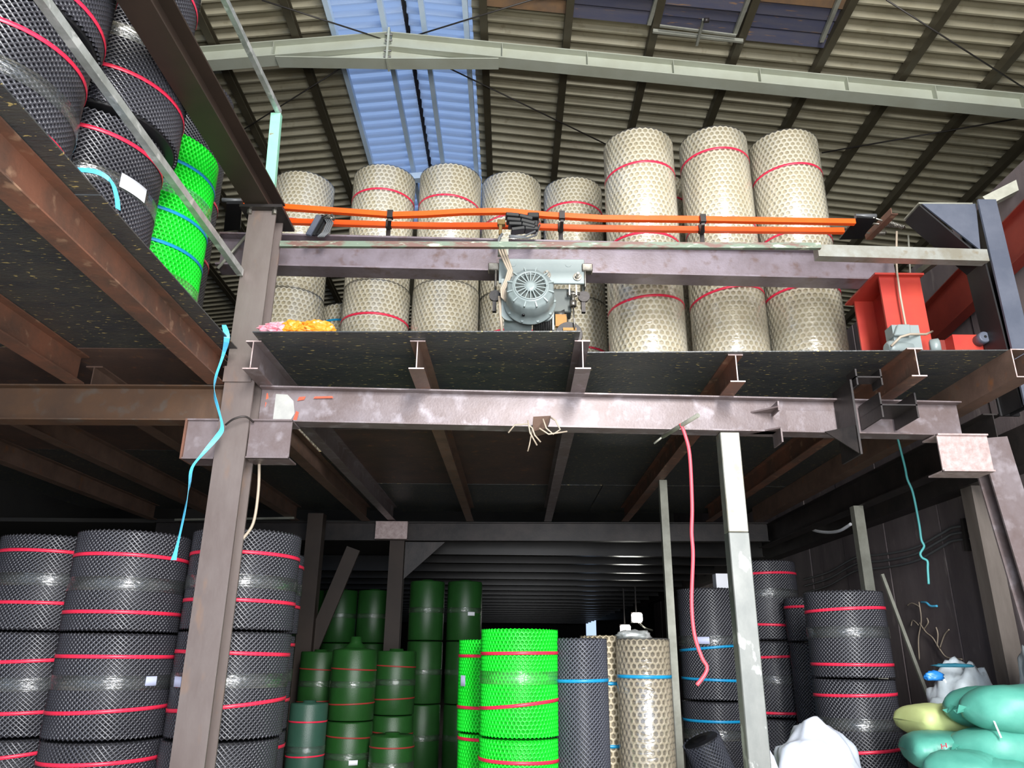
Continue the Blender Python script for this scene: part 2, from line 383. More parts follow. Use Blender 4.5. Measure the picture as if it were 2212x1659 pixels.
for x, d in ((-2.47, 'pale purlin along the left edge of the skylight'), (-1.78, 'pale purlin left of the skylight ridge'), (-1.24, 'pale purlin right of the skylight ridge'), (-0.66, 'pale purlin along the right edge of the skylight')):
    z = rz(x) - 0.11
    thing('skylight_purlin', MB().extrude((x, 4.2, z), (x, 13.3, z), rsec(0.07, 0.1)), sky_purlin, d, 'purlin', 'pale purlins of the skylight')
# rafter
RY = 8.24; AX = -1.72
rf = empty('roof_rafter', (AX, RY, 9.2), 'pale grey-green roof rafter crossing the hall below the skylight', 'rafter', None, 'thing')
def rt(x): return 9.434 - 0.112 * abs(x - AX)
for x1, nm in ((12, 'rafter_arm'), (-9, 'rafter_arm')):
    b = MB(); A = Vector((AX, RY, rt(AX) - 0.25)); B = Vector((x1, RY, rt(x1) - 0.25))
    b.extrude(A, B, isec(0.25, 0.2, 0.01, 0.014)); b.build(nm, rafter_mat, rf)
    sg = 1 if x1 > 0 else -1; xe = AX + sg * 1.5
    b = MB(); b.prism([(AX, RY - .006, rt(AX) - .25), (AX, RY - .006, 8.985), (xe, RY - .006, rt(xe) - .27)], 0.012, (0, 1, 0))
    b.extrude((AX, RY, 8.97), (xe, RY, 8.985), rsec(0.2, 0.014)); b.build('haunch', rafter_mat, rf)
    for k in range(8):
        xs = AX + sg * (1.55 + 1.15 * k)
        if abs(xs) > 8.8 and sg < 0 or xs > 11.5: continue
        MB().box((xs, RY - 0.05, rt(xs) - 0.125), (0.007, 0.09, 0.225)).build('stiffener', rafter_mat, rf)
pb = MB().bb((AX - 0.014, RY - 0.12, 8.95), (AX + 0.014, RY + 0.12, 9.49)); ap = pb.build('apex_plate', rafter_mat, rf)
for zz in (9.02, 9.12, 9.3, 9.4):
    b = MB()
    b.lathe((AX - 0.05, RY - 0.08, zz), [(0, 0.016), (0.1, 0.016)], (1, 0, 0), 6, smooth=False); b.build('bolt', bolt_mat, ap)
thing('ridge_tie_beam', MB().extrude((-2.45, 11.4, rz(-2.45) - 0.3), (RX, 11.4, rz(RX) - 0.3), rsec(0.14, 0.12)).extrude((RX, 11.4, rz(RX) - 0.3), (-0.6, 11.4, rz(-0.6) - 0.3), rsec(0.14, 0.12)), sky_purlin, 'short pale tie beam at the far end of the skylight', 'beam')
# bracing rods
def roofpt(px, py, dz=0.17):
    p = PZ(px, py, 9.3)
    for _ in range(6): p = PZ(px, py, rz(p.x) - dz)
    return p
for (a, b, d) in (((565, 0), (826, 84), 'thin brace rod running from the apex to the upper left'), ((868, 86), (1180, -10), 'thin brace rod running from the apex to the upper right'),
                  ((748, 140), (478, 310), 'thin brace rod below the rafter on the left'), ((955, 140), (1310, 312), 'thin brace rod below the rafter, ending above the cream rolls'),
                  ((2205, 255), (1775, 330), 'thin brace rod at the right behind the blue-grey bracket'), ((1915, 0), (2212, 190), 'thin brace rod at the upper right of the roof')):
    thing('brace_rod', MB().tube([roofpt(*a), roofpt(*b)], 0.011, 6), rod_mat, d, 'rod')
# dark boarded bay
bd = empty('roof_boarding', (2, 6.6, 9.0), 'dark blue-grey boarding under the roof at the top of the picture', 'boards', None, 'thing')
boardY = [roofpt(px, py, .05).y for px, py in ((1120, 16), (1310, 42), (1500, 66), (1700, 92))]
for k in range(4):
    xa = -0.42 + 1.12 * k + 0.05; xb = -0.42 + 1.12 * (k + 1) - 0.05
    yl = boardY[k]; j = 0
    while yl - (j + 1) * 0.2 > 5.4:
        y1 = yl - j * 0.2; y0 = y1 - 0.17; dz = random.uniform(0.02, 0.04); dt = random.uniform(.015, .05)
        b = MB().prism([(xa, y0, rz(xa) - dz), (xb, y0, rz(xb) - dz), (xb, y1, rz(xb) - dz - dt), (xa, y1, rz(xa) - dz - dt)], 0.02, (0, 0, 1))
        b.build('board', board_brown if random.random() < .14 else board_mat, bd); j += 1
for px0, px1 in (((1402, 55), (1425, -20)), ((1588, 75), (1625, -20)), ((1775, 92), (1822, -20))):
    b = MB(); A = roofpt(*px0, dz=0.12); B = roofpt(*px1, dz=0.12); b.extrude(A, B, rsec(0.05, 0.05)); b.build('batten', galv_dull, bd)
lb = empty('lamp_bracket', tuple(roofpt(1505, 75, 0.2)), 'small unlit lamp bracket bolted between two purlins near the rafter', 'bracket', None, 'thing')
b = MB(); b.extrude(roofpt(1410, 70, .2), roofpt(1605, 92, .2), rsec(0.03, 0.05)); b.extrude(roofpt(1425, 57, .2), roofpt(1590, 78, .2), rsec(0.03, 0.02)); b.build('crossbar', galv_dull, lb)
b = MB(); b.extrude(roofpt(1520, 45, .26), roofpt(1505, 100, .26), rsec(0.03, 0.04)); b.build('arm', galv_dull, lb)
b = MB(); b.lathe(roofpt(1526, 44, .28), [(-0.03, 0.03), (0.03, 0.03)], (1, 0, 0), 10); b.build('clamp', steel_dark, lb)

# ------------------------------------------------------------------ mezzanine steel
ZB, ZT, ZD = 3.06, 3.337, 3.555           # beam underside, joist underside, deck underside
def fy(x): return 5.45 + 0.043 * (x + 1.9)      # the front beam is not quite square to the joists
SEC_BEAM = isec(ZT - ZB, 0.15); SEC_JOIST = isec(ZD - ZT, 0.11, 0.008, 0.01)
thing('front_floor_beam', MB().extrude((-1.895, fy(-1.9), ZB), (3.50, fy(3.5), ZB), SEC_BEAM), steel_front, 'long pinkish steel floor beam right of the grey-brown column', 'beam')
thing('front_floor_beam', MB().extrude((-6.7, 5.5, ZB), (-2.14, 5.45, ZB), SEC_BEAM), steel_umber, 'brown steel floor beam left of the grey-brown column', 'beam')
thing('rear_floor_beam', MB().extrude((-5.5, 11.85, ZB), (3.85, 11.45, ZB), SEC_BEAM), steel_dark, 'dark floor beam across the back of the platform', 'beam')
jo = [(-1.855, 5.03, 11.55, steel_front, 'steel joist end just right of the column head'),
      (-0.675, 5.0, 11.5, steel_brown, 'steel joist end under the middle of the raised plate'),
      (0.497, 4.97, 11.45, steel_front, 'steel joist end right under the hoist hook'),
      (1.65, 5.21, 11.4, steel_rust, 'rusty joist end above the wire loop and steel rod'),
      (2.90, 5.06, 11.35, steel_rust, 'rusty joist end below the red stanchion motor')]
for x, y0, y1, mm, d in jo:
    thing('floor_joist', MB().extrude((x, y0, ZT), (x + 0.06, y1, ZT), SEC_JOIST, endmi=1), [mm, cut_edge], d, 'joist', 'joists under the right platform')
thing('edge_channel', MB().extrude((3.59, 5.06, ZT), (3.62, 11.35, ZT), chan(ZD - ZT, 0.14), endmi=1).extrude((3.725, 5.06, ZT + .01), (3.755, 11.35, ZT + .01), rsec(0.01, 0.19), endmi=1), [steel_brown, cut_edge], 'double-walled edge channel with bare cut end beside the right column', 'joist')
thing('edge_girder', MB().extrude((3.92, 5.9, 3.03), (3.92, 11.9, 3.03), isec(0.3, 0.16)), steel_dark, 'dark edge girder along the right-hand wall', 'beam')
lj = [(-2.215, 1.0, 5.36, steel_rust, 'rust-red edge joist of the left platform, running overhead to the column'),
      (-3.28, 1.0, 5.38, steel_rust, 'second joist under the left platform, smeared with rust'),
      (-4.36, 1.0, 5.38, steel_brown, 'third joist under the left platform at the picture edge'),
      (-2.2, 5.56, 11.55, steel_brown, 'brown joist behind the column bracket, going back into the dark'),
      (-3.28, 5.58, 11.6, steel_brown, 'second brown joist in the dark left bay behind the beam'),
      (-4.4, 5.58, 11.6, steel_brown, 'third brown joist in the dark left bay behind the beam'),
      (-5.45, 5.58, 11.6, steel_brown, 'fourth brown joist in the dark left bay behind the beam')]
for x, y0, y1, mm, d in lj:
    thing('floor_joist', MB().extrude((x, y0, ZT), (x, y1, ZT), isec(ZD - ZT, 0.13, 0.008, 0.01), endmi=1), [mm, mm], d, 'joist', 'joists under the left platform')
# deck plates
dk = empty('mezzanine_floor_right', (1, 8, ZD), kind='structure')
def plate(xs, ys, mm, par, zoff=0.0, front=None):
    (x0, x1), (y0, y1) = xs, ys
    fr = front or (y0, y0)
    b = MB().prism([(x0, fr[0], ZD + zoff), (x1, fr[1], ZD + zoff), (x1, y1, ZD + zoff), (x0, y1, ZD + zoff)], 0.008, (0, 0, 1))
    return b.build('deck_plate', [mm], par)
TX = [-1.9, -0.66, 0.50, 1.67, 2.91, 3.62]
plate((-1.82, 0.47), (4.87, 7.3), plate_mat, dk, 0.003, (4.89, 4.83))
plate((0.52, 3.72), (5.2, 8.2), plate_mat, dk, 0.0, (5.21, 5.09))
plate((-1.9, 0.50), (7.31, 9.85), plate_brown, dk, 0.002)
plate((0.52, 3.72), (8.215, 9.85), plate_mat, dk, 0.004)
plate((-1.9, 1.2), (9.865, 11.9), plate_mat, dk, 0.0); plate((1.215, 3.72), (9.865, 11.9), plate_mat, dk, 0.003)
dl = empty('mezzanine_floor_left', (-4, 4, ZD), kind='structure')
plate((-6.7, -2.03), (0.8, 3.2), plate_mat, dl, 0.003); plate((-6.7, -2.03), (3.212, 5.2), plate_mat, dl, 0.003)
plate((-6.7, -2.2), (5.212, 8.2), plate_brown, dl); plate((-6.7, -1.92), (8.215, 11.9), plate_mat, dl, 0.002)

# columns
cl = empty('steel_column', (-2.02, 5.40, 0), 'tall grey-brown steel column left of the hoist beam', 'column', None, 'thing')
b = MB().extrude((-2.02, 5.40, 0), (-2.02, 5.40, 4.80), hsec(0.2, 0.22, 0.01, 0.016), up=(0, 1, 0)); b.build('shaft', steel_col, cl)
MB().bb((-2.19, 5.24, 4.80), (-1.85, 5.62, 4.825)).build('cap_plate', steel_dark, cl)
for dx in (-0.1, 0.1):
    MB().lathe((-2.02 + dx, 5.29, 4.765), [(0, 0.02), (0.035, 0.02)], (0, 0, 1), 6, smooth=False).build('bolt', bolt_mat, cl)
MB().bb((-2.14, 5.285, ZT - 0.005), (-1.93, 5.30, ZD - 0.1)).build('splice_plate', steel_col, cl)
def seatbox(x0, x1, y0, y1, z0, z1, mm, par):
    b = MB(); t = 0.012
    b.bb((x0, y0 + .02, z0), (x1, y0 + .02 + t, z1)); b.bb((x0, y0, z0), (x1, y1, z0 + t)); b.bb((x0, y0, z1 - t), (x1, y1, z1)); 
    return b.build('seat_bracket', mm, par)
sb = seatbox(-2.36, -2.135, 5.30, 5.52, 2.75, 3.05, steel_front, cl)
MB().bb((-2.375, 5.3, 2.75), (-2.36, 5.52, 3.05)).build('end_plate', steel_rust, sb)
seatbox(-1.905, -1.60, 5.30, 5.52, 2.76, 3.05, steel_front, cl)
cr = empty('steel_column', (4.0, 5.6, 0), 'blue-grey column with a gusset bracket at the right edge of the picture', 'column', None, 'thing')
MB().bb((3.96, 5.56, 3.30), (4.115, 5.58, 5.14)).build('front_flange', steel_blue, cr)
MB().bb((4.03, 5.58, 3.30), (4.045, 5.86, 5.12)).bb((3.955, 5.86, 3.30), (4.115, 5.88, 5.12)).build('shaft', steel_black, cr)
b = MB().prism([PY(1992, 440, 5.62), PY(2108, 440, 5.62), PY(2118, 540, 5.62)], 0.014, (0, 1, 0)); b.build('gusset_plate', steel_blue, cr)
g1 = PY(1985, 440, 5.62); g2 = PY(2112, 556, 5.62)
b = MB().extrude(g1 + Vector((0.0, .13, -.02)), g2 + Vector((0.05, .13, -.03)), rsec(0.26, 0.014)); b.extrude(g2 + Vector((0.05, .13, -.03)), Vector((3.97, 5.75, 3.3)), rsec(0.26, 0.014), up=(1, 0, 0)); b.build('haunch_flange', steel_black, cr)
b = MB().extrude(g1 + Vector((0, .13, 0.0)), Vector((3.95, 5.75, g1.z)), rsec(0.26, 0.014)); b.build('top_plate', galv_dull, cr)
b = MB().extrude(PY(2128, 438, 5.9), PY(2168, 412, 5.9) + Vector((0.1, -.1, 0.0)), csec(0.07, 0.1)); b.build('stub_channel', galv_dull, cr)
b = MB().extrude((3.98, 5.70, 0), (3.70, 5.70, 3.05), hsec(0.16, 0.22, 0.01, 0.016), up=(0, 1, 0))
c2 = thing('steel_column', b, steel_front, 'pinkish steel column under the right end of the floor beam', 'column')
sb = seatbox(3.22, 3.60, 5.52, 5.75, 2.76, 3.05, cut_edge, None); tag(sb, 'pale weld-stained seat bracket on the pinkish column', 'bracket', None, 'thing')

# rust-brown runway beam on the column head and its posts
A0 = PZ(292, 0, 4.95); 
thing('runway_beam', MB().extrude((-2.05, 5.62, 4.83), (-2.12, 2.6, 4.83), isec(0.23, 0.19, 0.008, 0.014)), steel_umber_dark, 'dark brown runway beam resting on the column head, running overhead', 'beam')
thing('rail_post', MB().extrude((-2.03, 5.42, 5.07), (-2.06, 5.42, 5.84), csec(0.085, 0.05), up=(0, 1, 0)), mint, 'mint green rail post standing on the runway beam', 'post')
thing('upper_rail', MB().extrude((-2.04, 5.42, 5.86), (-2.14, 2.8, 5.86), csec(0.04, 0.05)), galv, 'thin galvanised rail running overhead from the mint green post', 'rail')
thing('guard_rail', MB().extrude((-2.12, 5.28, 4.23), (-2.19, 1.2, 4.27), csec(0.045, 0.055)), galv, 'galvanised guard rail in front of the black rolls on the left platform', 'rail')
thing('brace_bar', MB().tube([PY(470, 580, 5.88), PY(535, 506, 5.88)], 0.014, 8), galv_dull, 'thin pale brace bar behind the column beside the guard rail', 'bar')

# crane beam, hand rails
def cy(x): return 6.03 + 0.03 * (x + 1)
thing('crane_beam', MB().extrude((-2.6, cy(-2.6), 4.63), (3.48, cy(3.48), 4.63), isec(0.32, 0.2, 0.01, 0.016)), steel_crane, 'long mauve-brown crane beam carrying the hoist', 'beam')
a = PZ(608, 528, 4.6); c = PZ(1775, 528, 4.6)
thing('hand_rail', MB().extrude(Vector((-1.9, 5.46, 4.585)), Vector((2.5, 5.44, 4.60)), csec(0.035, 0.05)), mintrust, 'hand rail with peeling mint paint in front of the crane beam', 'rail')
thing('hand_rail', MB().extrude(Vector((2.52, 5.58, 4.62)), Vector((3.95, 5.62, 4.61)), csec(0.09, 0.11)), galv_dirty, 'thick pale square tube joining the mint rail to the right column', 'rail')

# ------------------------------------------------------------------ rolls of plastic mesh
CACHE = {}
def net(kind, R, H, ncol, mm, twist=0.0, hole=0.62, depth=0.012, rise=0.006):
    """open net wrapped round a roll: every cell is a ring of strand round a real hole"""
    key = ('net', kind, R, H, ncol, mm.name, hole)
    if key in CACHE: return CACHE[key]
    a = 2 * PI / ncol; arc = a * R
    if kind == 'hex':
        s = arc / math.sqrt(3); step = 1.5 * s
        shape = [(0, s), (0.5, s / 2), (0.5, -s / 2), (0, -s), (-0.5, -s / 2), (-0.5, s / 2)]
    else:
        s = arc * 0.48; step = s
        shape = [(0, s), (0.5, 0), (0, -s), (-0.5, 0)]
    rows = max(2, round((H - 2 * s) / step) + 1); sc = (H - 0.004) / ((rows - 1) * step + 2 * s)
    vs = []; fs = []; sm = []; idx = {}
    def P(u, v, r):
        q = u * a + twist * v
        return (r * math.cos(q), r * math.sin(q), v)
    def outer(u, v):
        k = (round((u % ncol) * 4), round(v * 2e3))
        if k not in idx: idx[k] = len(vs); vs.append(P(u, v, R + rise))
        return idx[k]
    n = len(shape)
    for r in range(rows):
        v0 = (s + r * step) * sc
        for c in range(ncol):
            u0 = c + (0.5 if r % 2 else 0)
            oi = [outer(u0 + du, v0 + dv * sc) for du, dv in shape]
            b = len(vs)
            for du, dv in shape: vs.append(P(u0 + du * hole, v0 + dv * sc * hole, R))
            for du, dv in shape: vs.append(P(u0 + du * hole, v0 + dv * sc * hole, R - depth))
            for i in range(n):
                j = (i + 1) % n
                fs.append((oi[j], oi[i], b + i, b + j)); sm.append(True)
                fs.append((b + j, b + i, b + n + i, b + n + j)); sm.append(False)
    me = bpy.data.meshes.new('net_' + kind); me.from_pydata(vs, [], fs); me.materials.append(mm)
    me.polygons.foreach_set('use_smooth', sm); me.update()
    CACHE[key] = me
    return me
def cyl(R, H, mm, n=48, tube_core=True):
    key = ('cyl', R, H, mm.name, n)
    if key in CACHE: return CACHE[key]
    b = MB(); pr = [(0.004, R * 0.98), (0.01, R), (H - 0.014, R), (H - 0.008, R * 0.97)]
    if tube_core: pr += [(H - 0.012, R * 0.8), (H - 0.006, R * 0.78), (H - 0.014, R * 0.5), (H - 0.006, R * 0.48), (H - 0.03, R * 0.2)]
    b.lathe((0, 0, 0), pr, (0, 0, 1), n)
    me = bpy.data.meshes.new('core'); me.from_pydata([tuple(v) for v in b.v], [], b.f); me.materials.append(mm)
    me.polygons.foreach_set('use_smooth', b.sm); me.update()
    CACHE[key] = me
    return me
def ring(R, z, tilt, h, mm, n=48, a0=0.0, a1=2 * PI, wav=0.0):
    """band round a roll; tilt lifts the side to the right of the viewer"""
    key = ('ring', R, round(z, 3), tilt, h, mm.name, a0, a1)
    if key in CACHE: return CACHE[key]
    vs = []; fs = []; full = abs(a1 - a0 - 2 * PI) < 1e-6; k = n if full else n + 1
    for i in range(k):
        q = a0 + (a1 - a0) * i / n
        zz = z + tilt * math.cos(q) + (wav * math.sin(5 * q) if wav else 0)
        for r, d in ((R, -h/2), (R + 0.003, -h/2), (R + 0.003, h/2), (R, h/2)):
            vs.append((r * math.cos(q), r * math.sin(q), zz + d))
    for i in range(n):
        j = (i + 1) % k
        for e in range(4): fs.append((i*4 + e, i*4 + (e+1) % 4, j*4 + (e+1) % 4, j*4 + e))
    me = bpy.data.meshes.new('band'); me.from_pydata(vs, [], fs); me.materials.append(mm)
    me.polygons.foreach_set('use_smooth', [True] * len(fs)); me.update()
    CACHE[key] = me
    return me
def child(name, me, par):
    o = bpy.data.objects.new(name, me); COL.objects.link(o); o.parent = par; return o
def patch(R, z, ang, w, h, mm, tilt=0):
    """paper label curved onto a roll; ang measured from the side facing the viewer, positive to the right"""
    q = -PI / 2 + ang
    return ring(R, z, tilt, h, mm, 6, q - w / R / 2, q + w / R / 2)
def roll(name, x, y, z, R, H, kind, label, group, straps=(), bands=(), labels=(), film=False, strapm=None, ncol=None, face=True, twist=0.25, lean=None, cat='roll'):
    """straps: (height, tilt)   bands: heights of clear tape   labels: (height, angle, w, h)"""
    mm, cm, form = {'cream': (net_cream, core_cream, 'hex'), 'black': (net_black, core_black, 'dia'), 'green': (net_green, core_green, 'hex'),
                    'grey': (net_grey, core_black, 'dia'), 'beige': (net_beige, core_beige, 'hex'), 'blackhex': (net_black, core_black, 'dia')}[kind]
    ang = math.atan2(x, y) * -1 if face else 0
    t = empty(name, (x, y, z), label, cat, group, 'thing', ang)
    if lean: t.rotation_euler = lean
    nc = ncol or {'hex': round(2 * PI * R / (0.064 if kind == 'cream' else 0.037)), 'dia': round(2 * PI * R / 0.037)}[form]
    hole = 0.62 if form == 'hex' else 0.54
    child('inner_layers', cyl(R - 0.02, H, cm), t)
    child('net_layer', net(form, R - 0.006, H, nc, mm, twist, hole, 0.014 if form == 'hex' else 0.011, 0.006), t)
    for i, s in enumerate(straps):
        child('strap', ring(R + 0.002, s[0], s[1], 0.026, s[2] if len(s) > 2 else (strapm or strap_red)), t)
    for zb in bands: child('tape_band', ring(R + 0.004, zb, 0.0, 0.10, film_band), t)
    for l in labels: child('paper_label', patch(R + 0.008, l[0], l[1], l[2], l[3], paper_lilac if len(l) < 5 else l[4]), t)
    if film:
        key = ('film', R, H)
        if key not in CACHE:
            b = MB(); b.lathe((0, 0, 0), [(0.0, R - .06), (0.0, R + 0.003), (H * .5, R + 0.006), (H, R + 0.003), (H + 0.004, R - 0.02), (H + 0.002, R - .12)], (0, 0, 1), 40)
            me = bpy.data.meshes.new('film'); nf = [f for f in b.f if len(f) == 4]
            me.from_pydata([tuple(v) for v in b.v], [], nf); me.materials.append(film_clear)
            me.polygons.foreach_set('use_smooth', [True] * len(nf)); me.update(); CACHE[key] = me
        child('plastic_film', CACHE[key], t)
    return t

# cream rolls, two high, on the platform
HC = 1.75; ZP = ZD + 0.012
cream = [(-2.72, 8.45, 'far-left', 'by the mint green post', [(1.02, -.02)], [(1.30, .0)]),
         (-1.62, 8.2, '', 'second from the mint green post', [(1.37, 0.0)], [(1.50, 0.0), (0.4, .0)]),
         (-0.80, 8.2, '', 'third from the mint green post, under the skylight', [(1.27, -.02)], [(1.1, .0)]),
         (-0.02, 8.5, '', 'above the black cable carriers', [(1.1, .05)], [(1.45, .03)]),
         (0.785, 8.7, '', 'fourth tall stack left of the three big ones', [(1.34, -.01)], [(1.32, 0.0)]),
         (1.39, 7.2, '', 'leftmost of the three big stacks', [(1.28, 0.02), (0.42, .0)], [(1.25, .03), (0.45, 0)]),
         (2.32, 7.45, '', 'middle of the three big stacks', [(1.42, 0.01), (0.52, .01)], [(1.48, .05), (.4, 0)]),
         (3.14, 7.45, '', 'rightmost of the three big stacks, beside the red stanchion', [(1.25, 0.02), (0.42, 0)], [(1.52, .02), (.3, .0)]),
         (1.88, 8.6, '', 'half hidden behind the big stacks', [(1.36, 0.06)], [(1.2, .0)])]
ups = ['upper cream mesh roll, leftmost, behind the mint green post and partly hidden', 'upper cream mesh roll with a high red strap, left of the skylight',
       'upper cream mesh roll with a slanting red strap under the blue skylight', 'upper cream mesh roll above the black cable carriers on the orange rail',
       'small-looking upper cream roll just left of the three tallest ones', 'tall upper cream roll, leftmost of the three tallest',
       'tall upper cream roll with a torn top, middle of the three tallest', 'tall upper cream roll, rightmost of the three tallest',
       'upper cream roll half hidden in the gap between the tallest ones']
los = ['lower cream roll beside the column, behind the crumpled wrappers', 'lower cream roll with a red strap behind the orange wrapper',
       'lower cream roll left of the hoist with a round shadow', 'lower cream roll directly behind the hoist', 'lower cream roll right of the hoist rope',
       'lower cream roll with a glossy streak, right of the hoist', 'lower cream roll below the middle of the tallest stacks',
       'lower cream roll beside the red stanchion', 'lower cream roll in shade between two bright ones']
for i, (x, y, _, d, su, sl) in enumerate(cream):
    dx = random.uniform(-.012, .012)
    tot, h0 = [(3.57, 1.95), (3.50, 1.93), (3.52, 1.93), (3.62, 1.96), (3.69, 1.98), (3.28, 1.62), (3.51, 1.74), (3.48, 1.72), (3.68, 1.95)][i]
    su = [(s[0] + tot - h0 - 1.73, *s[1:]) for s in su]
    roll('mesh_roll', x, y, ZP, 0.392, h0, 'cream', los[i], 'cream rolls on the platform, lower layer', sl, film=True)
    roll('mesh_roll', x + dx, y, ZP + h0 + 0.006, 0.385, tot - h0 - 0.006, 'cream', ups[i], 'cream rolls on the platform, upper layer', su, film=True)
roll('mesh_roll', -2.16, 9.2, ZP, 0.392, 2.1, 'cream', 'single cream roll with a blue strap in the gap behind', 'cream rolls on the platform, lower layer', [(1.86, -.02, strap_blue)], film=True)
roll('mesh_roll', 1.12, 9.5, ZP, 0.392, HC, 'cream', 'cream roll in deep shade right of the hoist rope', 'cream rolls on the platform, lower layer', [(1.2, 0)], film=True)

# rolls on the left platform
Z0 = ZD + 0.012
RB = 0.42
g = 'rolls on the left platform'
roll('mesh_roll', -2.72, 3.2, Z0, RB, 0.93, 'black', 'black mesh roll at the left edge, standing on the left platform', g, [(.27, 0.0), (.74, 0.02)], (.50,))
roll('mesh_roll', -2.69, 3.19, Z0 + .936, RB + .02, 0.8, 'black', 'black mesh roll at the top left, stacked on another', g, [(.52, .0), (.12, .0)], ())
roll('mesh_roll', -2.70, 4.10, Z0, RB, 0.94, 'black', 'black mesh roll with a white label on the left platform', g, [(.20, 0.0), (.80, 0.0)], (.52,), [(.53, 0.62, .19, .095, paper)])
roll('mesh_roll', -2.63, 4.08, Z0 + .946, RB + 0.015, 0.82, 'black', 'overhanging black mesh roll above the labelled one', g, [(.27, .0)], (.55,))
roll('mesh_roll', -2.68, 4.12, Z0 + 1.772, RB, 0.8, 'black', 'black mesh roll cut off by the top of the picture', g, [(.4, .0)], (.6,))
roll('mesh_roll', -2.76, 5.02, Z0, RB, 1.53, 'green', 'bright green mesh roll with blue straps on the left platform', g, [(.60, 0, strap_blue), (.86, 0, strap_blue), (1.28, 0, strap_blue), (.08, 0, strap_blue)], (1.05, .35), [(1.11, -.12, .14, .06, paper)], ncol=74)
roll('mesh_roll', -3.2, 6.1, Z0, RB, 1.5, 'black', 'tall black roll behind the bright green one', g, [(1.2, 0)])
roll('mesh_roll', -3.2, 6.1, Z0 + 1.506, RB, 1.5, 'black', 'black roll behind the dark runway beam at the top', g, [(.3, 0)])

# black rolls standing on the floor at the left, three high
g = 'black rolls on the floor at the left'
def stack3(x, y, zs, names, straps, bands, labels=((), (), ()), R=RB, kind='black', group=g, twists=(.3, -.3, .3), ncol=None):
    z = 0.0
    for i, zt in enumerate(zs):
        H = zt - z
        roll('mesh_roll', x + random.uniform(-.012, .012), y + random.uniform(-.01, .01), z + (0.003 if i else 0), R, H - 0.004, kind, names[i], group,
             [(s[0] - z, *s[1:]) for s in straps if z < s[0] < zt], [b - z for b in bands if z < b < zt], [(l[0] - z, *l[1:]) for l in labels[i]], twist=twists[i % 3] + random.uniform(-.1, .1), ncol=ncol)
        z = zt
stack3(-3.86, 6.58, [.83, 1.59, 2.34], ['bottom black roll, second stack from the left edge', 'middle black roll, second stack from the left edge', 'top black roll, second stack from the left edge'],
       [(2.2, -.005), (1.80, 0), (1.37, .02), (1.0, .01), (.71, .04)], (1.98, 1.2))
stack3(-3.02, 6.22, [.852, 1.58, 2.326], ['bottom black roll of the big stack left of the column', 'middle black roll with a lilac label left of the column', 'top black roll of the big stack left of the column'],
       [(2.131, -.005), (1.717, 0), (1.407, 0), (1.043, .02), (.709, .01)], (1.92, 1.23), ((), ((1.24, .62, .09, .065),), ()))
stack3(-2.15, 6.25, [.859, 1.60, 2.351], ['bottom black roll of the stack behind the column', 'middle black roll of the stack behind the column', 'top black roll of the stack behind the column'],
       [(2.162, -.005), (1.812, -.005), (1.439, -.01), (1.079, .04)], (1.95, 1.25), ((), ((1.24, -1.0, .09, .07),), ()))
stack3(-2.34, 7.14, [.825, 1.60, 2.30], ['bottom black roll just behind the column stack', 'middle black roll with a white tag just behind the column stack', 'top black roll just behind the column stack'],
       [(2.2, -.02), (1.85, -.02), (1.51, 0), (1.05, .01), (.69, .01)], (1.98, 1.26), ((), ((1.25, .95, .09, .07),), ()))
stack3(-4.8, 6.75, [.82, 1.58, 2.3], ['bottom black roll at the very left edge', 'middle black roll at the very left edge', 'top black roll at the very left edge'], [(2.1, 0), (1.7, 0), (1.3, 0), (.9, 0)], ())
g = 'rolls standing on the floor in the middle'
stack3(0.085, 6.79, [.83, 1.655], ['lower bright green roll in the middle of the floor', 'upper bright green roll in the middle of the floor'], [(1.456, .005), (1.069, .035), (.661, -.005)], (1.27,), ((), ()), R=.325, kind='green', group=g, ncol=58)
stack3(-0.15, 7.50, [.80, 1.58], ['lower bright green roll peeking out behind the front one', 'upper bright green roll with a tag peeking out behind'], [(1.43, 0), (1.0, 0), (.75, 0)], (), ((), ((1.22, -.95, .07, .09),)), R=.315, kind='green', group=g, ncol=56)
roll('mesh_roll', .60, 6.82, 0, .225, 1.59, 'grey', 'slim dark grey mesh roll with a blue strap beside the bright green one', g, [(1.25, 0.005, strap_blue), (.4, 0, strap_blue)], ncol=36, twist=0.4)
roll('mesh_roll', .86, 7.22, 0, .225, 1.62, 'beige', 'slim beige mesh roll squeezed behind the dark grey one', g, [(1.22, 0, strap_blue), (.73, 0, strap_blue)], ncol=26)
roll('mesh_roll', 1.135, 6.85, 0, .225, 1.585, 'beige', 'slim beige film-wrapped roll left of the thin pole', g, [(1.285, 0, strap_blue), (.45, 0, strap_blue)], film=True, ncol=26)
stack3(2.17, 8.65, [1.02, 2.145], ['lower black roll with a blue strap behind the thick pole', 'upper black roll with a white tag behind the thick pole'],
       [(1.53, .03, strap_blue), (1.216, -.01, strap_blue), (.826, 0, strap_blue)], (1.60, .70), ((), ((1.60, -.25, .14, .07),)), R=.335, group=g)
stack3(2.98, 9.15, [.83, 1.62, 2.495], ['bottom black roll of the tallest stack by the right wall', 'middle black roll of the tallest stack by the right wall', 'top black roll of the tallest stack by the right wall'],
       [(2.341, .01), (1.781, -.01), (1.443, .015), (.876, 0), (.44, .02)], (2.12, 1.21), R=.36, group=g)
stack3(3.13, 7.40, [.54, 1.275, 2.03], ['bottom black roll beside the pile of sacks', 'middle black roll beside the pile of sacks', 'top black roll beside the pile of sacks'],
       [(1.857, .015), (1.386, 0), (1.134, .01), (.686, .03)], (1.66, .9), R=.35, group=g)
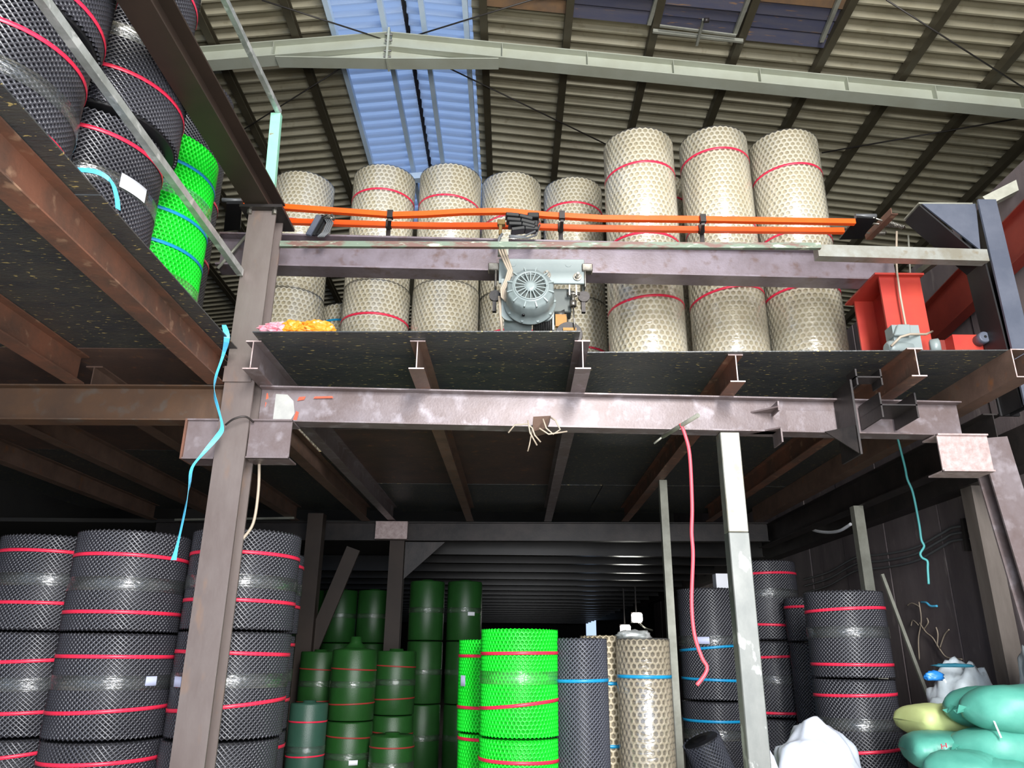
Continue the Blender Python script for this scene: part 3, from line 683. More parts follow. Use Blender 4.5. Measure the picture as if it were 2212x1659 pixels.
stack3(3.2, 8.55, [.8, 1.6, 2.06], ['bottom black roll in the dark gap behind the sack-side stack', 'middle black roll in the dark gap behind the sack-side stack', 'top black roll in the dark gap behind the sack-side stack'],
       [(1.95, 0)], (), R=.22, group=g)
roll('mesh_roll', 2.0, 7.3, 0.0, .17, .86, 'grey', 'grey mesh roll leaning to the left behind the thick pole', g, [], ncol=28, lean=(0.12, -0.42, 0.0), face=False)

# dark green fine-net rolls at the back
GC = {}
def finroll(x, y, z, R, H, label, mm=net_dkgreen, straps=(), tags=(), knob=False, glint=0.5):
    t = empty('net_roll', (x, y, z), label, 'roll', 'dark green rolls at the back', 'thing', -math.atan2(x, y))
    k = (R, H, mm.name, knob)
    if k not in GC:
        b = MB(); pr = [(0.003, R * .97), (0.012, R), (H * .5, R * 1.006), (H - .02, R), (H - .006, R * .96)]
        pr += [(H + .01, R * .55), (H + .02, R * .5), (H + .075, R * .26), (H + .14, R * .25), (H + .14, R * .12)] if knob else [(H - .004, R * .35), (H + .02, R * .33), (H + .02, R * .2)]
        b.lathe((0, 0, 0), pr, (0, 0, 1), 40)
        me = bpy.data.meshes.new('fine_net'); me.from_pydata([tuple(v) for v in b.v], [], b.f); me.materials.append(mm)
        me.polygons.foreach_set('use_smooth', b.sm); me.update(); GC[k] = me
    child('net_body', GC[k], t)
    for s in straps: child('strap', ring(R * 1.006 + .001, s[0], s[1], .016, strap_dim if mm is net_dkgreen else strap_red), t)
    for l in tags: child('paper_label', patch(R * 1.006 + .003, l[0], l[1], .1, .05, paper), t)
    child('tape_band', ring(R * 1.006 + .002, H * glint, 0, .07, film_band), t)
    return t
for i, (x, d) in enumerate(((-1.17, 'left of the two tall dark stacks'), (-.64, 'right of the two tall dark stacks'))):
    z = 0
    for j, H in enumerate((.82, .8, .80)):
        finroll(x, 11.1, z, .243, H - .006, '%s dark green roll, %s at the back' % (('bottom', 'middle', 'top')[j], d), straps=(), tags=((.35, .4),) if i and j == 2 else ()); z += H
for (x, y, R, hs, d, kn, mm) in ((-1.84, 9.6, .262, (.72, .78), 'stack with a conical end in the green cluster', True, net_dkgreen), (-1.42, 10.1, .25, (.75, .74), 'stack right of the conical one', False, net_dkgreen),
                             (-2.42, 10.35, .25, (.7, .775), 'stack half hidden by the brown column', False, net_dkgreen)):
    z = 0
    for j, H in enumerate(hs):
        finroll(x, y, z, R, H - .006, '%s green roll of the %s' % (('lower', 'upper')[j], d), mm, ((.18, .01), (.55, -.01)), ((.3, .25),) if j == 0 and R > .245 and x > -2 else (), kn and j == 1); z += H
finroll(-2.22, 9.15, 0, .205, .93, 'teal-green roll with red straps in front of the green cluster', net_teal, ((.74, 0), (.4, .005)))
finroll(-1.30, 9.3, 0, .245, .60, 'short green roll at the bottom of the green cluster', net_dkgreen, ((.48, 0),))
for i, (x, d) in enumerate(((-2.70, 'left'), (-2.17, 'middle'), (-3.23, 'leftmost'))):
    z = 0
    for j in range(3):
        finroll(x, 12.6, z, .255, .794, '%s roll of the %s dark stack behind the diagonal brace' % (('bottom', 'middle', 'top')[j], d)); z += .8
stack3(-2.75, 7.95, [.8, 1.6], ['lower green roll glimpsed behind the black stacks', 'upper green roll glimpsed behind the black stacks'], [(.7, 0), (1.3, 0)], (), ((), ()), R=.38, kind='green', group='green rolls glimpsed at the left', ncol=66)

# ------------------------------------------------------------------ hoist on the crane beam
hp = empty('electric_hoist', (0.15, 5.75, 3.99), 'grey electric hoist with a finned fan cover hanging from the crane beam', 'hoist', None, 'thing')
b = MB().bb((-0.12, 5.745, 4.40), (0.607, 5.77, 4.632)); tp = b.build('trolley_plate', hoist_grey, hp, bevel=0.004)
for x, z in ((-0.02, 4.46), (0.545, 4.46), (0.285, 4.475)):
    MB().lathe((x, 5.745, z), [(0, .036), (-.012, .036)], (0, 1, 0), 20).lathe((x, 5.73, z), [(0, .022), (-.02, .022), (-.02, .012), (-.06, .012)], (0, 1, 0), 6, smooth=False).build('bolt', bolt_mat, tp)
for x in (0.0, 0.47): MB().lathe((x, 5.745, 4.58), [(0, .026), (-.004, .026)], (0, 1, 0), 20).build('rivet', hoist_grey, tp)
for x, s in ((-0.165, -1), (0.63, 1)):
    MB().bb((x - 0.045, 5.72, 4.51), (x + 0.045, 5.80, 4.58)).bb((x - s * 0.02 - 0.008, 5.73, 4.36), (x - s * .02 + 0.008, 5.80, 4.52)).build('side_roller', bolt_mat, hp, bevel=0.006)
for x in (-0.15, 0.6):
    MB().lathe((x, 5.78, 4.30), [(0, .05), (.03, .05), (.03, .03), (.07, .03)], (0, 1, 0), 14).bb((x - .02, 5.79, 4.16), (x + .012, 5.83, 4.3)).build('trolley_wheel', steel_dark, hp)
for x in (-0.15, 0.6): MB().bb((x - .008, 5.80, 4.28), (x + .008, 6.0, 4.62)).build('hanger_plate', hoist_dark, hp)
axm = Vector((0, -1, 0.12)).normalized(); mc = Vector((0.14, 5.64, 4.165))
def wob(q, h): return 1 + (0.035 * (abs(math.sin(q * 6)) ** 0.6) - 0.02 if 0.06 < h < 0.235 else 0)
b = MB().lathe(mc, [(0, .212), (.02, .212), (.025, .196), (.10, .194), (.20, .188), (.225, .175), (.235, .15), (.25, .146), (.255, .128), (.215, .12)], axm, 72, wob=wob); mh = b.build('motor_housing', hoist_grey, hp)
# gearbox face plate with round lower corners
pl = [(-.215, .23), (.215, .23), (.215, -.07)] + [(.215 - .07 + .07 * math.cos(t), -.08 - .07 + .0 + .07 * math.sin(t) + .07) for t in (0, -.4, -.8, -1.2, -1.57)] + [(-.215 + .07 - .07 * math.cos(t), -.08 + .07 * math.sin(t)) for t in (-1.57, -1.2, -.8, -.4, 0)]
MB().prism([Vector((0.12 + x, 5.65, 4.16 + z)) for x, z in pl], 0.022, (0, 1, 0)).build('gearbox_plate', hoist_grey, hp)
ax = axm; u = Vector((1, 0, 0)); w = ax.cross(u)
fc = mc + ax * 0.255
b = MB(); n = 40
b.tube([fc + (u * math.cos(2*PI*i/n) + w * math.sin(2*PI*i/n)) * .127 for i in range(n + 1)], .007, 8); fcv = b.build('fan_cover', hoist_grey, hp)
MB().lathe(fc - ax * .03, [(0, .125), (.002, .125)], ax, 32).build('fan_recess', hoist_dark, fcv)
MB().lathe(fc - ax * .012, [(0, .05), (.012, .05), (.014, .02)], ax, 28).build('hub', hoist_grey, fcv)
for k in range(18):
    q = 2 * PI * (k + .5) / 18; d = u * math.cos(q) + w * math.sin(q)
    MB().extrude(fc + d * .045 - ax * .004, fc + d * .127 - ax * .004, csec(.008, .014), up=ax).build('spoke', hoist_grey, fcv)
for k in range(12):
    q = 2 * PI * (k + .5) / 12; d = u * math.cos(q) + w * math.sin(q)
    MB().extrude(mc + ax * .236 + d * .13, mc + ax * .228 + d * .19, csec(.010, .024), up=ax).build('cooling_fin', hoist_grey, mh)
for k in range(10):
    q = 2 * PI * k / 10; d = u * math.cos(q) + w * math.sin(q)
    MB().lathe(mc + d * .203 + ax * .02, [(0, .012), (.014, .012)], ax, 6, smooth=False).build('bolt', hoist_grey, mh)
MB().lathe(mc - w * 0 + Vector((-.055, -.17, -.185)), [(0, .012), (.01, .012)], (0, -.3, -1), 12).build('drain_hole', black_plastic, mh)
MB().lathe((-0.07, 5.88, 4.10), [(0, .15), (.23, .15)], (1, 0, 0), 32).build('drum_cover', hoist_grey, hp)
b = MB()
for k in range(10):
    x = .175 + k * .0145
    b.lathe((x, 5.88, 4.10), [(0, .132), (.003, .139), (.010, .139), (.013, .132)], (1, 0, 0), 28)
b.build('wire_rope_drum', rope_mat, hp)
MB().bb((.33, 5.76, 3.98), (.345, 6.0, 4.22)).build('side_plate', hoist_grey, hp)
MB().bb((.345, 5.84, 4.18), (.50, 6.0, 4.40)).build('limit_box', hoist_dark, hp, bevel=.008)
b = MB(); b.lathe((.36, 5.92, 4.16), [(0, .07), (.10, .07)], (1, -.3, 0), 20); b.build('rope_coil', rope_mat, hp)
cv = MB()
for x in (.478, .535): cv.bb((x - .006, 5.76, 4.30), (x + .006, 5.79, 4.43))
cv.lathe((.455, 5.775, 4.32), [(0, .014), (.11, .014)], (1, 0, 0), 12); cv.build('clevis', bolt_mat, hp)
MB().tube([(.507, 5.775, 4.34), (.507, 5.775, 4.20)], .014, 8).lathe((.507, 5.775, 4.20), [(0, .028), (.05, .03)], (0, 0, 1), 10).tube([(.507, 5.775, 4.2), (.515, 5.775, 3.99)], .007, 8).build('anchor_rope', bolt_mat, hp)
hb = MB().bb((.36, 5.82, 4.04), (.455, 5.85, 4.15)).build('hook_block', yellow, hp)
MB().lathe((.47, 5.80, 3.96), [(0, .11), (.01, .115), (.02, .10), (.03, .115), (.04, .11)], (0, 1, 0), 32).build('sheave', steel_dark, hb)
MB().bb((.42, 5.78, 3.985), (.53, 5.795, 4.01)).build('block_strap', yellow, hb)
for k, dx in enumerate((0, .018, .036)):
    MB().tube([PY(1074 + 6*k, 526, 5.62), PY(1080 + 6*k, 545, 5.62), PY(1092 + 5*k, 572, 5.60), PY(1098 + 4*k, 585, 5.58), PY(1092 + 4*k, 605, 5.58), PY(1082 + 4*k, 625, 5.58), PY(1084 + 4*k, 642, 5.58), PY(1095 + 2*k, 652, 5.60)], .009, 8).build('cable', beige_wire, hp)
MB().tube([PY(1079, 640, 5.64), PY(1081, 680, 5.66), PY(1084, 716, 5.68)], .013, 8).build('cable', beige_wire, hp)
MB().bb((-.13, 5.66, 4.62), (-.04, 5.70, 4.78)).build('cable_bracket', galv_dull, hp)
# wire of the hoist above the rail
thing('cable_bundle', MB().tube([PY(1085, 505, 5.62), PY(1078, 515, 5.62), PY(1076, 530, 5.62)], .012, 8).tube([PY(1100, 509, 5.66), PY(1130, 511, 5.7), PY(1155, 500, 5.8), PY(1164, 478, 5.9)], .009, 8).tube([PY(1100, 512, 5.66), PY(1140, 514, 5.7), PY(1158, 508, 5.8), PY(1166, 486, 5.9)], .009, 8), grey_wire, 'grey cables drooping from the black carriers above the hoist', 'cable')

# ------------------------------------------------------------------ orange conductor rails
cdr = empty('conductor_rail', (0.5, 5.95, 5.0), 'pair of orange conductor rails along the top of the crane beam', 'rail', None, 'thing')
up_px = [(528, 441), (700, 453), (850, 464), (920, 462), (1000, 457), (1090, 456), (1180, 464), (1300, 471), (1500, 473), (1846, 479)]
lo_px = [(600, 477), (850, 485), (950, 487), (1100, 487), (1250, 492), (1500, 495), (1822, 498)]
def bar(pxs, Y0, Y1):
    P = [PY(x, y, Y0 + (Y1 - Y0) * (x - 528) / 1318) for x, y in pxs]; b = MB()
    h, d = .029, .022
    vs = [p + Vector((0, a * d, c * h)) for p in P for a, c in ((-1, -1), (1, -1), (1, .6), (.3, 1), (-.3, 1), (-1, .6))]
    k = len(P); n = 6
    b.add(vs, [(i*n + j, i*n + (j+1) % n, (i+1)*n + (j+1) % n, (i+1)*n + j) for i in range(k-1) for j in range(n)] + [tuple(range(n)), tuple((k-1)*n + j for j in range(n))])
    return b.build('rail_bar', orange, cdr)
bar(up_px, 5.83, 5.90); bar(lo_px, 6.05, 6.10)
for px, pu, pl in ((843, 464, 485), (1214, 466, 491), (1518, 473, 495)):
    pA = PY(px, pu, 5.84); pB = PY(px - 3, pl, 6.06)
    b = MB().box(pA, (.05, .05, .075)).box(pB, (.05, .05, .075)).extrude(pA - Vector((0, 0, .05)), pB - Vector((0, .0, .05)), csec(.03, .02)).extrude(pB - Vector((0, 0, .05)), Vector((pB.x, pB.y, 4.95)), csec(.04, .01), up=(0, 1, 0))
    b.build('hanger_clamp', steel_dark, cdr)
e0 = PY(1846, 474, 5.9); e1 = PY(1820, 496, 6.1)
b = MB().prism([PZ(1850, 466, 5.16), PZ(1892, 468, 5.16), PZ(1862, 512, 5.16), PZ(1812, 514, 5.16)], .02, (0, 0, -1)); b.build('end_cover', black_plastic, cdr)
MB().tube([PZ(1847, 467, 5.17), PZ(1892, 467, 5.17)], .022, 10).build('end_sleeve', grey_wire, cdr)
b = MB().prism([PZ(490, 434, 5.15), PZ(524, 434, 5.15), PZ(520, 490, 5.15), PZ(484, 494, 5.15)], .03, (0, 0, -1)); b.build('end_cover', black_plastic, cdr)
MB().tube([PZ(480, 432, 5.17), PZ(522, 434, 5.17)], .02, 10).build('end_sleeve', grey_wire, cdr)
ra = MB().extrude(PZ(1926, 462, 5.12), PZ(1870, 518, 5.12), [(0, 0), (.06, 0), (.06, .006), (.006, .006), (.006, .06), (0, .06)]).build('angle_bracket', steel_rust, cdr)
for (p, q) in (((1885, 470), (1955, 492)), ((1880, 482), (1940, 488)), ((1872, 503), (1915, 503))):
    A = PZ(*p, 5.15); B = PZ(*q, 5.13); d = (B - A); dn = d.normalized(); s = dn.cross(Vector((0, 0, 1))).normalized(); t = dn.cross(s)
    b = MB().tube([A, B], .008, 6)
    nt = 70; b.tube([A + d * (.45 + .5 * i / nt) + (s * math.cos(i * 1.0) + t * math.sin(i * 1.0)) * .018 for i in range(nt)], .006, 5)
    b.build('tension_spring', bolt_mat, cdr)
thing('rail_channel', MB().extrude((-1.9, 6.12, 4.952), (3.2, 6.22, 4.952), chan(.055, .09, .006)), red_dark, 'dark rusty channel lying on top of the crane beam', 'channel')
# cable carriers
for nm, base, lab in (('a', [(672, 512), (664, 508)], 'dark grey cable carrier with drooping cables near the column'), ('b', None, 'black cable carrier stack above the hoist')):
    if nm == 'a':
        t = empty('cable_carrier', tuple(PY(690, 512, 5.72)), lab, 'carrier', None, 'thing')
        for k in range(3):
            A = PY(666 + 9 * k, 508, 5.76 + .03 * k); B = PY(690 + 9 * k, 466, 5.84 + .03 * k)
            MB().extrude(A, B, csec(.05, .03), up=(0, 1, 0)).build('carrier_plate', steel_blue if k == 0 else black_plastic, t, bevel=.006)
        for k in range(4):
            MB().tube([PY(700 + 4 * k, 470, 5.85), PY(707 + 4 * k, 482, 5.82), PY(698 + 4 * k, 502, 5.78), PY(686 + 4 * k, 512, 5.76)], .008, 6).build('cable', grey_wire, t)
        b = MB()
        for k in range(5): b.tube([PY(694 + 3*k, 470 + (k % 2) * 3, 5.84), PY(706 + 4*k, 463 + (k % 3) * 3, 5.82), PY(715 + 2*k, 472, 5.83), PY(722, 476 - k, 5.85)], .008, 6)
        b.build('spring_clip', bolt_mat, t)
    else:
        t = empty('cable_carrier', tuple(PY(1125, 512, 5.75)), lab, 'carrier', None, 'thing')
        for k, (xa, ya, xb, yb) in enumerate(((1092, 467, 1150, 477), (1094, 477, 1155, 487), (1098, 487, 1155, 494), (1104, 500, 1162, 498))):
            A = PY(xa, ya, 5.78 + .01 * k); B = PY(xb, yb, 5.80 + .01 * k); M_ = (A + B) / 2 + Vector((0, 0, .012))
            b = MB(); b.extrude(A, M_, csec(.09, .036)); b.extrude(M_, B, csec(.09, .036)); b.build('carrier_plate', black_plastic, t, bevel=.006)
        MB().box(PY(1152, 468, 5.82), (.10, .07, .05)).box(PY(1156, 486, 5.83), (.05, .07, .06)).build('carrier_head', black_plastic, t, bevel=.006)
        MB().box(PY(1083, 482, 5.78), (.07, .05, .05)).box(PY(1081, 497, 5.78), (.03, .03, .1)).build('brass_clamp', mat('brass', (120, 98, 56), (100, 80, 46), .4, .5, 20), t, bevel=.004)

# ------------------------------------------------------------------ red stanchion group at the right
rs = empty('red_stanchion', (3.40, 6.24, ZP), 'red H-section stanchion with a cap plate carrying the crane beam end', 'stanchion', None, 'thing')
MB().extrude((3.40, 6.23, ZP), (3.40, 6.23, 4.61), hsec(.52, .36, .012, .02), up=(0, 1, 0)).build('shaft', red_paint, rs)
MB().bb((3.17, 5.93, 4.61), (3.60, 6.56, 4.628)).build('cap_plate', red_paint, rs)
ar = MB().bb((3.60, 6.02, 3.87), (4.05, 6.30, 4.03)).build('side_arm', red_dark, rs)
MB().bb((3.72, 5.90, 3.87), (4.05, 6.02, 4.03)).build('arm_head', red_paint, rs)
MB().lathe((3.93, 5.90, 3.97), [(0, .05), (-.09, .05), (-.10, .042)], (0, 1, 0), 20).build('buffer', steel_blue, rs)
MB().lathe((3.93, 5.799, 3.97), [(0, .012), (-.002, .012)], (0, 1, 0), 12).build('buffer_hole', black_plastic, rs)
MB().tube([PY(1937, 500, 5.88), PY(1936, 560, 5.88), PY(1938, 590, 5.9), PY(1945, 640, 5.9), PY(1956, 700, 5.9), PY(1962, 735, 5.88)], .009, 8).build('cable', beige_wire, rs)
MB().tube([PY(1962, 508, 6.0), PY(1966, 590, 6.0)], .008, 6).build('cable', galv_dull, rs)
gm = empty('gear_motor', tuple(PY(1965, 762, 5.65)), 'small light grey gear motor and junction box beside the red stanchion', 'motor', None, 'thing')
gb = PY(1965, 762, 5.65)
b = MB().prism([PY(1932, 724, 5.62), PY(1940, 700, 5.62), PY(1966, 700, 5.62), PY(1968, 724, 5.62)], .10, (0, 1, 0)); b.build('junction_box', hoist_grey, gm, bevel=.006)
MB().lathe(PY(1914, 752, 5.7), [(0, .04), (.02, .06), (.05, .065), (.20, .065), (.22, .05)], (1, 0.1, 0), 24).bb(PY(1935, 755, 5.66), PY(1968, 715, 5.78)).build('motor_body', hoist_grey, gm)
MB().lathe(PY(2008, 752, 5.72), [(0, .05), (.01, .07), (.07, .07), (.08, .05)], (1, -.5, 0), 24).build('gear_head', hoist_grey, gm)
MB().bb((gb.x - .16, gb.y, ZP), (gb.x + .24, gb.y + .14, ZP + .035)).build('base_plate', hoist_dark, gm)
MB().tube([PY(1925, 748, 5.6), PY(1945, 728, 5.58), PY(1965, 722, 5.58), PY(2000, 722, 5.7), PY(2014, 716, 5.8)], .010, 8).build('cable', beige_wire, gm)
thing('wall_girder', MB().extrude(PX(2300, 478, 4.40), PX(1840, 910, 4.40), isec(.42, .12), up=(0, 0, 1)), red_dark, 'dark red girder along the upper right wall', 'beam')
thing('knee_brace', MB().extrude(PY(1985, 590, 6.9), PY(2032, 555, 6.4), csec(.06, .06)), galv_dull, 'pale knee brace behind the red stanchion', 'brace')

# ------------------------------------------------------------------ bits on the front beam
zb = fy(2.5) - .075
sp = empty('welded_bracket', (2.55, zb, ZB), 'cut-off welded plate and I-section stubs on the right part of the front beam', 'bracket', None, 'thing')
MB().bb((2.515, 5.31, 2.83), (2.53, zb + .07, 3.40)).build('fin_plate', steel_dark, sp)
MB().prism([(2.515, 5.33, 3.05), (2.515, 5.33, 2.84), (2.36, 5.50, 3.05)], .012, (0, 1, 0)).build('gusset', steel_dark, sp)
def flatH(x0, x1, z0, z1, y0, y1):
    zm = (z0 + z1) / 2
    b = MB().bb((x0, y0, z0), (x0 + .012, y1, z1)).bb((x1 - .012, y0, z0), (x1, y1, z1)).bb((x0, y0, zm - .005), (x1, y1, zm + .005))
    return b.build('stub_end', [steel_dark], sp)
flatH(2.70, 2.97, 3.10, 3.29, 5.28, zb + .06); flatH(2.545, 2.74, 3.345, 3.47, 5.27, 5.42)
for z0, z1, zt in ((3.20, 3.275, 3.225), (2.955, 3.06, 3.06)):
    MB().bb((2.01, zb - .11, z0), (2.022, zb + .07, z1)).prism([(1.83, zb + .06, zt), (2.012, zb + .06, zt), (2.012, zb - .11, zt)], .012, (0, 0, 1)).build('corner_clip', steel_front, sp)
MB().bb((2.02, zb + .055, 3.07), (2.50, zb + .062, 3.25)).build('patch_plate', steel_front, sp)
wc = empty('wire_clip', (0.23, 5.42, 3.0), 'small welded clip with pale wire looped around it on the front beam', 'clip', None, 'thing')
MB().prism([PY(1152, 900, 5.3), PY(1190, 898, 5.3), PY(1180, 925, 5.38), PY(1150, 932, 5.38)], .16, (0, 1, 0)).build('clip_plate', steel_brown, wc)
MB().tube([PY(1098, 935, 5.3), PY(1112, 918, 5.29), PY(1140, 916, 5.28), PY(1150, 925, 5.27), PY(1155, 940, 5.28), PY(1168, 955, 5.3)], .006, 6).tube([PY(1140, 908, 5.28), PY(1145, 935, 5.27), PY(1160, 962, 5.3)], .006, 6).tube([PY(1173, 905, 5.27), PY(1180, 925, 5.27), PY(1195, 938, 5.28), PY(1210, 928, 5.28), PY(1200, 908, 5.28), PY(1190, 902, 5.3)], .006, 6).tube([PY(1165, 925, 5.26), PY(1185, 938, 5.27), PY(1225, 932, 5.3)], .006, 6).tube([PY(1150, 925, 5.3), PY(1144, 960, 5.34), PY(1140, 975, 5.36)], .005, 6).build('wire', beige_wire, wc)
thing('steel_rod', MB().tube([PY(1508, 897, 5.0), PY(1432, 943, 5.45)], .016, 10).tube([PY(1432, 943, 5.45), PY(1413, 958, 5.5)], .008, 8), galv_dull, 'short steel rod sticking out from the front beam', 'rod')
def smooth(P, k=6):
    out = []; P = [Vector(p) for p in P]
    for i in range(len(P) - 1):
        p0 = P[max(i-1, 0)]; p1 = P[i]; p2 = P[i+1]; p3 = P[min(i+2, len(P)-1)]
        for j in range(k):
            t = j / k
            out.append(0.5 * ((2*p1) + (p2-p0)*t + (2*p0-5*p1+4*p2-p3)*t*t + (-p0+3*p1-3*p2+p3)*t**3))
    return out + [P[-1]]
thing('red_hose', MB().tube(smooth([PY(x, y, 5.2) for x, y in ((1470, 915), (1480, 940), (1490, 985), (1495, 1090), (1494, 1150), (1497, 1200), (1494, 1300), (1500, 1370), (1516, 1420), (1527, 1440), (1522, 1458), (1505, 1480))]), .013, 8), hose_mat, 'pink-red hose hanging from the steel rod', 'hose')
bl = [(484, 702), (490, 730), (481, 770), (466, 815), (463, 850), (472, 885), (480, 920), (472, 940), (440, 978), (415, 1010), (409, 1050), (398, 1110), (385, 1170), (375, 1210)]
P = smooth([PY(x, y, 4.98 if y < 760 else 5.1) for x, y in bl], 4)
thing('cyan_ribbon', MB().ribbon(P, [0.03 + .012 * math.sin(i * .5) for i in range(len(P))], .002, [(math.cos(i * .12), math.sin(i * .12) * .6, 0) for i in range(len(P))]), cyan_tape, 'light blue ribbon dangling from the left platform edge beside the column', 'ribbon')
thing('grey_wire', MB().tube(smooth([PY(560, 995, 5.5), PY(558, 1060, 5.5), PY(547, 1130, 5.5), PY(522, 1168, 5.5), PY(514, 1190, 5.5), PY(516, 1212, 5.5)]), .011, 8), beige_wire, 'beige grey wire hanging under the seat bracket right of the column', 'wire')
thing('thin_wire', MB().tube(smooth([PY(487, 918, 5.24), PY(505, 905, 5.22), PY(530, 900, 5.24), PY(548, 912, 5.3)]), .007, 6), steel_dark, 'short dark wire bent across the front of the column', 'wire')
gs = [(1936, 935), (1945, 970), (1955, 1010), (1960, 1035), (1972, 1065), (1985, 1130), (1990, 1165), (1996, 1180), (1988, 1195), (1992, 1205), (2003, 1212), (2004, 1230), (2006, 1262)]
thing('green_string', MB().tube(smooth([PY(x, y, 6.5) for x, y in gs]), .010, 6), green_string, 'frayed sea-green string hanging in front of the right wall', 'string')
thing('string_scrap', MB().tube(smooth([PX(1990, 1301, 4.44), PX(2001, 1302, 4.42), PX(2010, 1309, 4.42), PX(2024, 1309, 4.44)]), .012, 6), cyan_tape, 'scrap of light blue string caught on the right wall', 'string')

# ------------------------------------------------------------------ poles
def pole(px, y0, Y, ztop, w, mm, label, px1=None):
    p = PY(px, y0, Y); b = MB().extrude((p.x, Y, 0), (p.x, Y, ztop), csec(w, w), up=(0, 1, 0))
    return b, label, mm
t = empty('square_pole', (PY(1577, 1000, 5.62).x, 5.62, 0), 'thick scuffed square galvanised pole under the front beam', 'pole', None, 'thing')
MB().extrude((t.location.x, 5.62, 0), (t.location.x, 5.62, 2.30), csec(.15, .13), up=(0, 1, 0)).build('lower_tube', galv_pole, t, bevel=.006)
MB().extrude((t.location.x, 5.62, 2.302), (t.location.x, 5.62, ZB - .002), csec(.147, .127), up=(0, 1, 0)).build('upper_tube', galv_dirty, t, bevel=.006)
thing('square_pole', MB().extrude((1.73, 8.55, 0), (1.73, 8.55, ZT - .001), csec(.085, .085), up=(0, 1, 0)), galv_dull, 'slim galvanised pole left of the thick one, propping a rusty joist', 'pole')
thing('square_pole', MB().extrude((3.84, 8.4, 0), (3.84, 8.4, 3.03), csec(.105, .105), up=(0, 1, 0)), galv_dull, 'slim galvanised pole in front of the dark wall at the right', 'pole')

# ------------------------------------------------------------------ litter on the plate edge
def crumple(name, c, size, mm, label, cat, seed, amp=.35, sub=3, freq=2.2, parent=None, sq=1.0):
    bm = bmesh.new(); bmesh.ops.create_icosphere(bm, subdivisions=sub, radius=1.0)
    for v in bm.verts:
        p = v.co.copy(); n1 = noise.noise(p * freq + Vector((seed, 0, 0))); n2 = noise.noise(p * freq * 2.3 + Vector((0, seed, 0)))
        rid = 1 - abs(n1) * 2
        v.co = p * (1 + amp * (rid * .5 + n2 * .5))
        v.co = Vector((v.co.x * size[0], v.co.y * size[1], max(v.co.z, -.8) * size[2]))
    zmin = min(v.co.z for v in bm.verts)
    for v in bm.verts: v.co.z -= zmin
    me = bpy.data.meshes.new(name); bm.to_mesh(me); bm.free(); me.materials.append(mm)
    if cat in ('plastic sheet', 'sack'): me.polygons.foreach_set('use_smooth', [True] * len(me.polygons))
    o = bpy.data.objects.new(name, me); COL.objects.link(o); o.location = c
    return tag(o, label, cat, None, 'thing')
q = PY(695, 716, 5.12); crumple('plastic_wrapper', (q.x, 4.95, ZP + .002), (.11, .05, .055), orange_poly, 'crumpled orange wrapper on the edge of the raised plate', 'wrapper', 3.1, .55, 4, 1.9)
q = PY(655, 700, 5.12); crumple('plastic_wrapper', (q.x - .02, 4.96, ZP + .002), (.08, .05, .055), orange_poly, 'smaller orange wrapper beside the pink-white one', 'wrapper', 8.3, .55, 4, 1.9)
q = PY(610, 716, 5.12); crumple('plastic_wrapper', (q.x + .03, 4.98, ZP + .002), (.13, .06, .05), pink_poly, 'pink, white and blue crumpled wrapper beside the column', 'wrapper', 5.7, .6, 4)
thing('cyan_loop', MB().ribbon(smooth([(-2.62, 3.64, 3.99), (-2.478, 3.62, 3.993), (-2.35, 3.63, 3.988), (-2.273, 3.66, 3.946), (-2.236, 3.68, 3.861), (-2.225, 3.70, 3.79)]), .03, .002, [(0, 0, 1)] * 18 + [(0.6, 1, 0)] * 13), cyan_tape, 'loose light blue strap looped over the labelled black roll', 'strap')

# ------------------------------------------------------------------ right wall fittings
b0 = [(1737, 1252), (1790, 1236), (1850, 1204), (1905, 1198), (1975, 1184), (2035, 1152), (2065, 1138), (2160, 1130)]
for k, (dy, d) in enumerate(((0, 'top wall cable of three along the dark right wall'), (14, 'middle wall cable of three along the dark right wall'), (29, 'bottom wall cable of three along the dark right wall'))):
    thing('wall_cable', MB().tube(smooth([PX(x, y + dy, 4.46) for x, y in b0]), .014, 6), grey_wire, d, 'cable', 'cables along the right wall')
thing('cable_clamp', MB().extrude(PX(2082, 1120, 4.44), PX(2092, 1190, 4.44), csec(.05, .05), up=(0, 1, 0)), steel_dark, 'upright clamp holding the three wall cables', 'clamp')
p0 = PX(2105, 1060, 4.40)
thing('wall_stud', MB().extrude((4.40, p0.y, 0), (4.40, p0.y, 2.98), csec(.16, .18), up=(0, 1, 0)), mat('grey_timber', (112, 104, 98), (92, 84, 78), .7, 0, 5, stretch=(1, 1, .2)), 'dark timber-like stud standing against the right wall', 'stud')
thing('white_conduit', MB().tube(smooth([PX(1737, 1134, 4.3), PX(1760, 1146, 4.2), PX(1790, 1150, 4.2), PX(1815, 1146, 4.2), PX(1838, 1132, 4.25)]), .02, 8), paper, 'white conduit bowing under the right girder', 'conduit')
thing('leaning_bar', MB().extrude(PY(1905, 1240, 7.9), PY(2100, 1760, 7.9) , csec(.03, .03)), galv_dull, 'thin bar leaning behind the black stack near the sacks', 'bar')

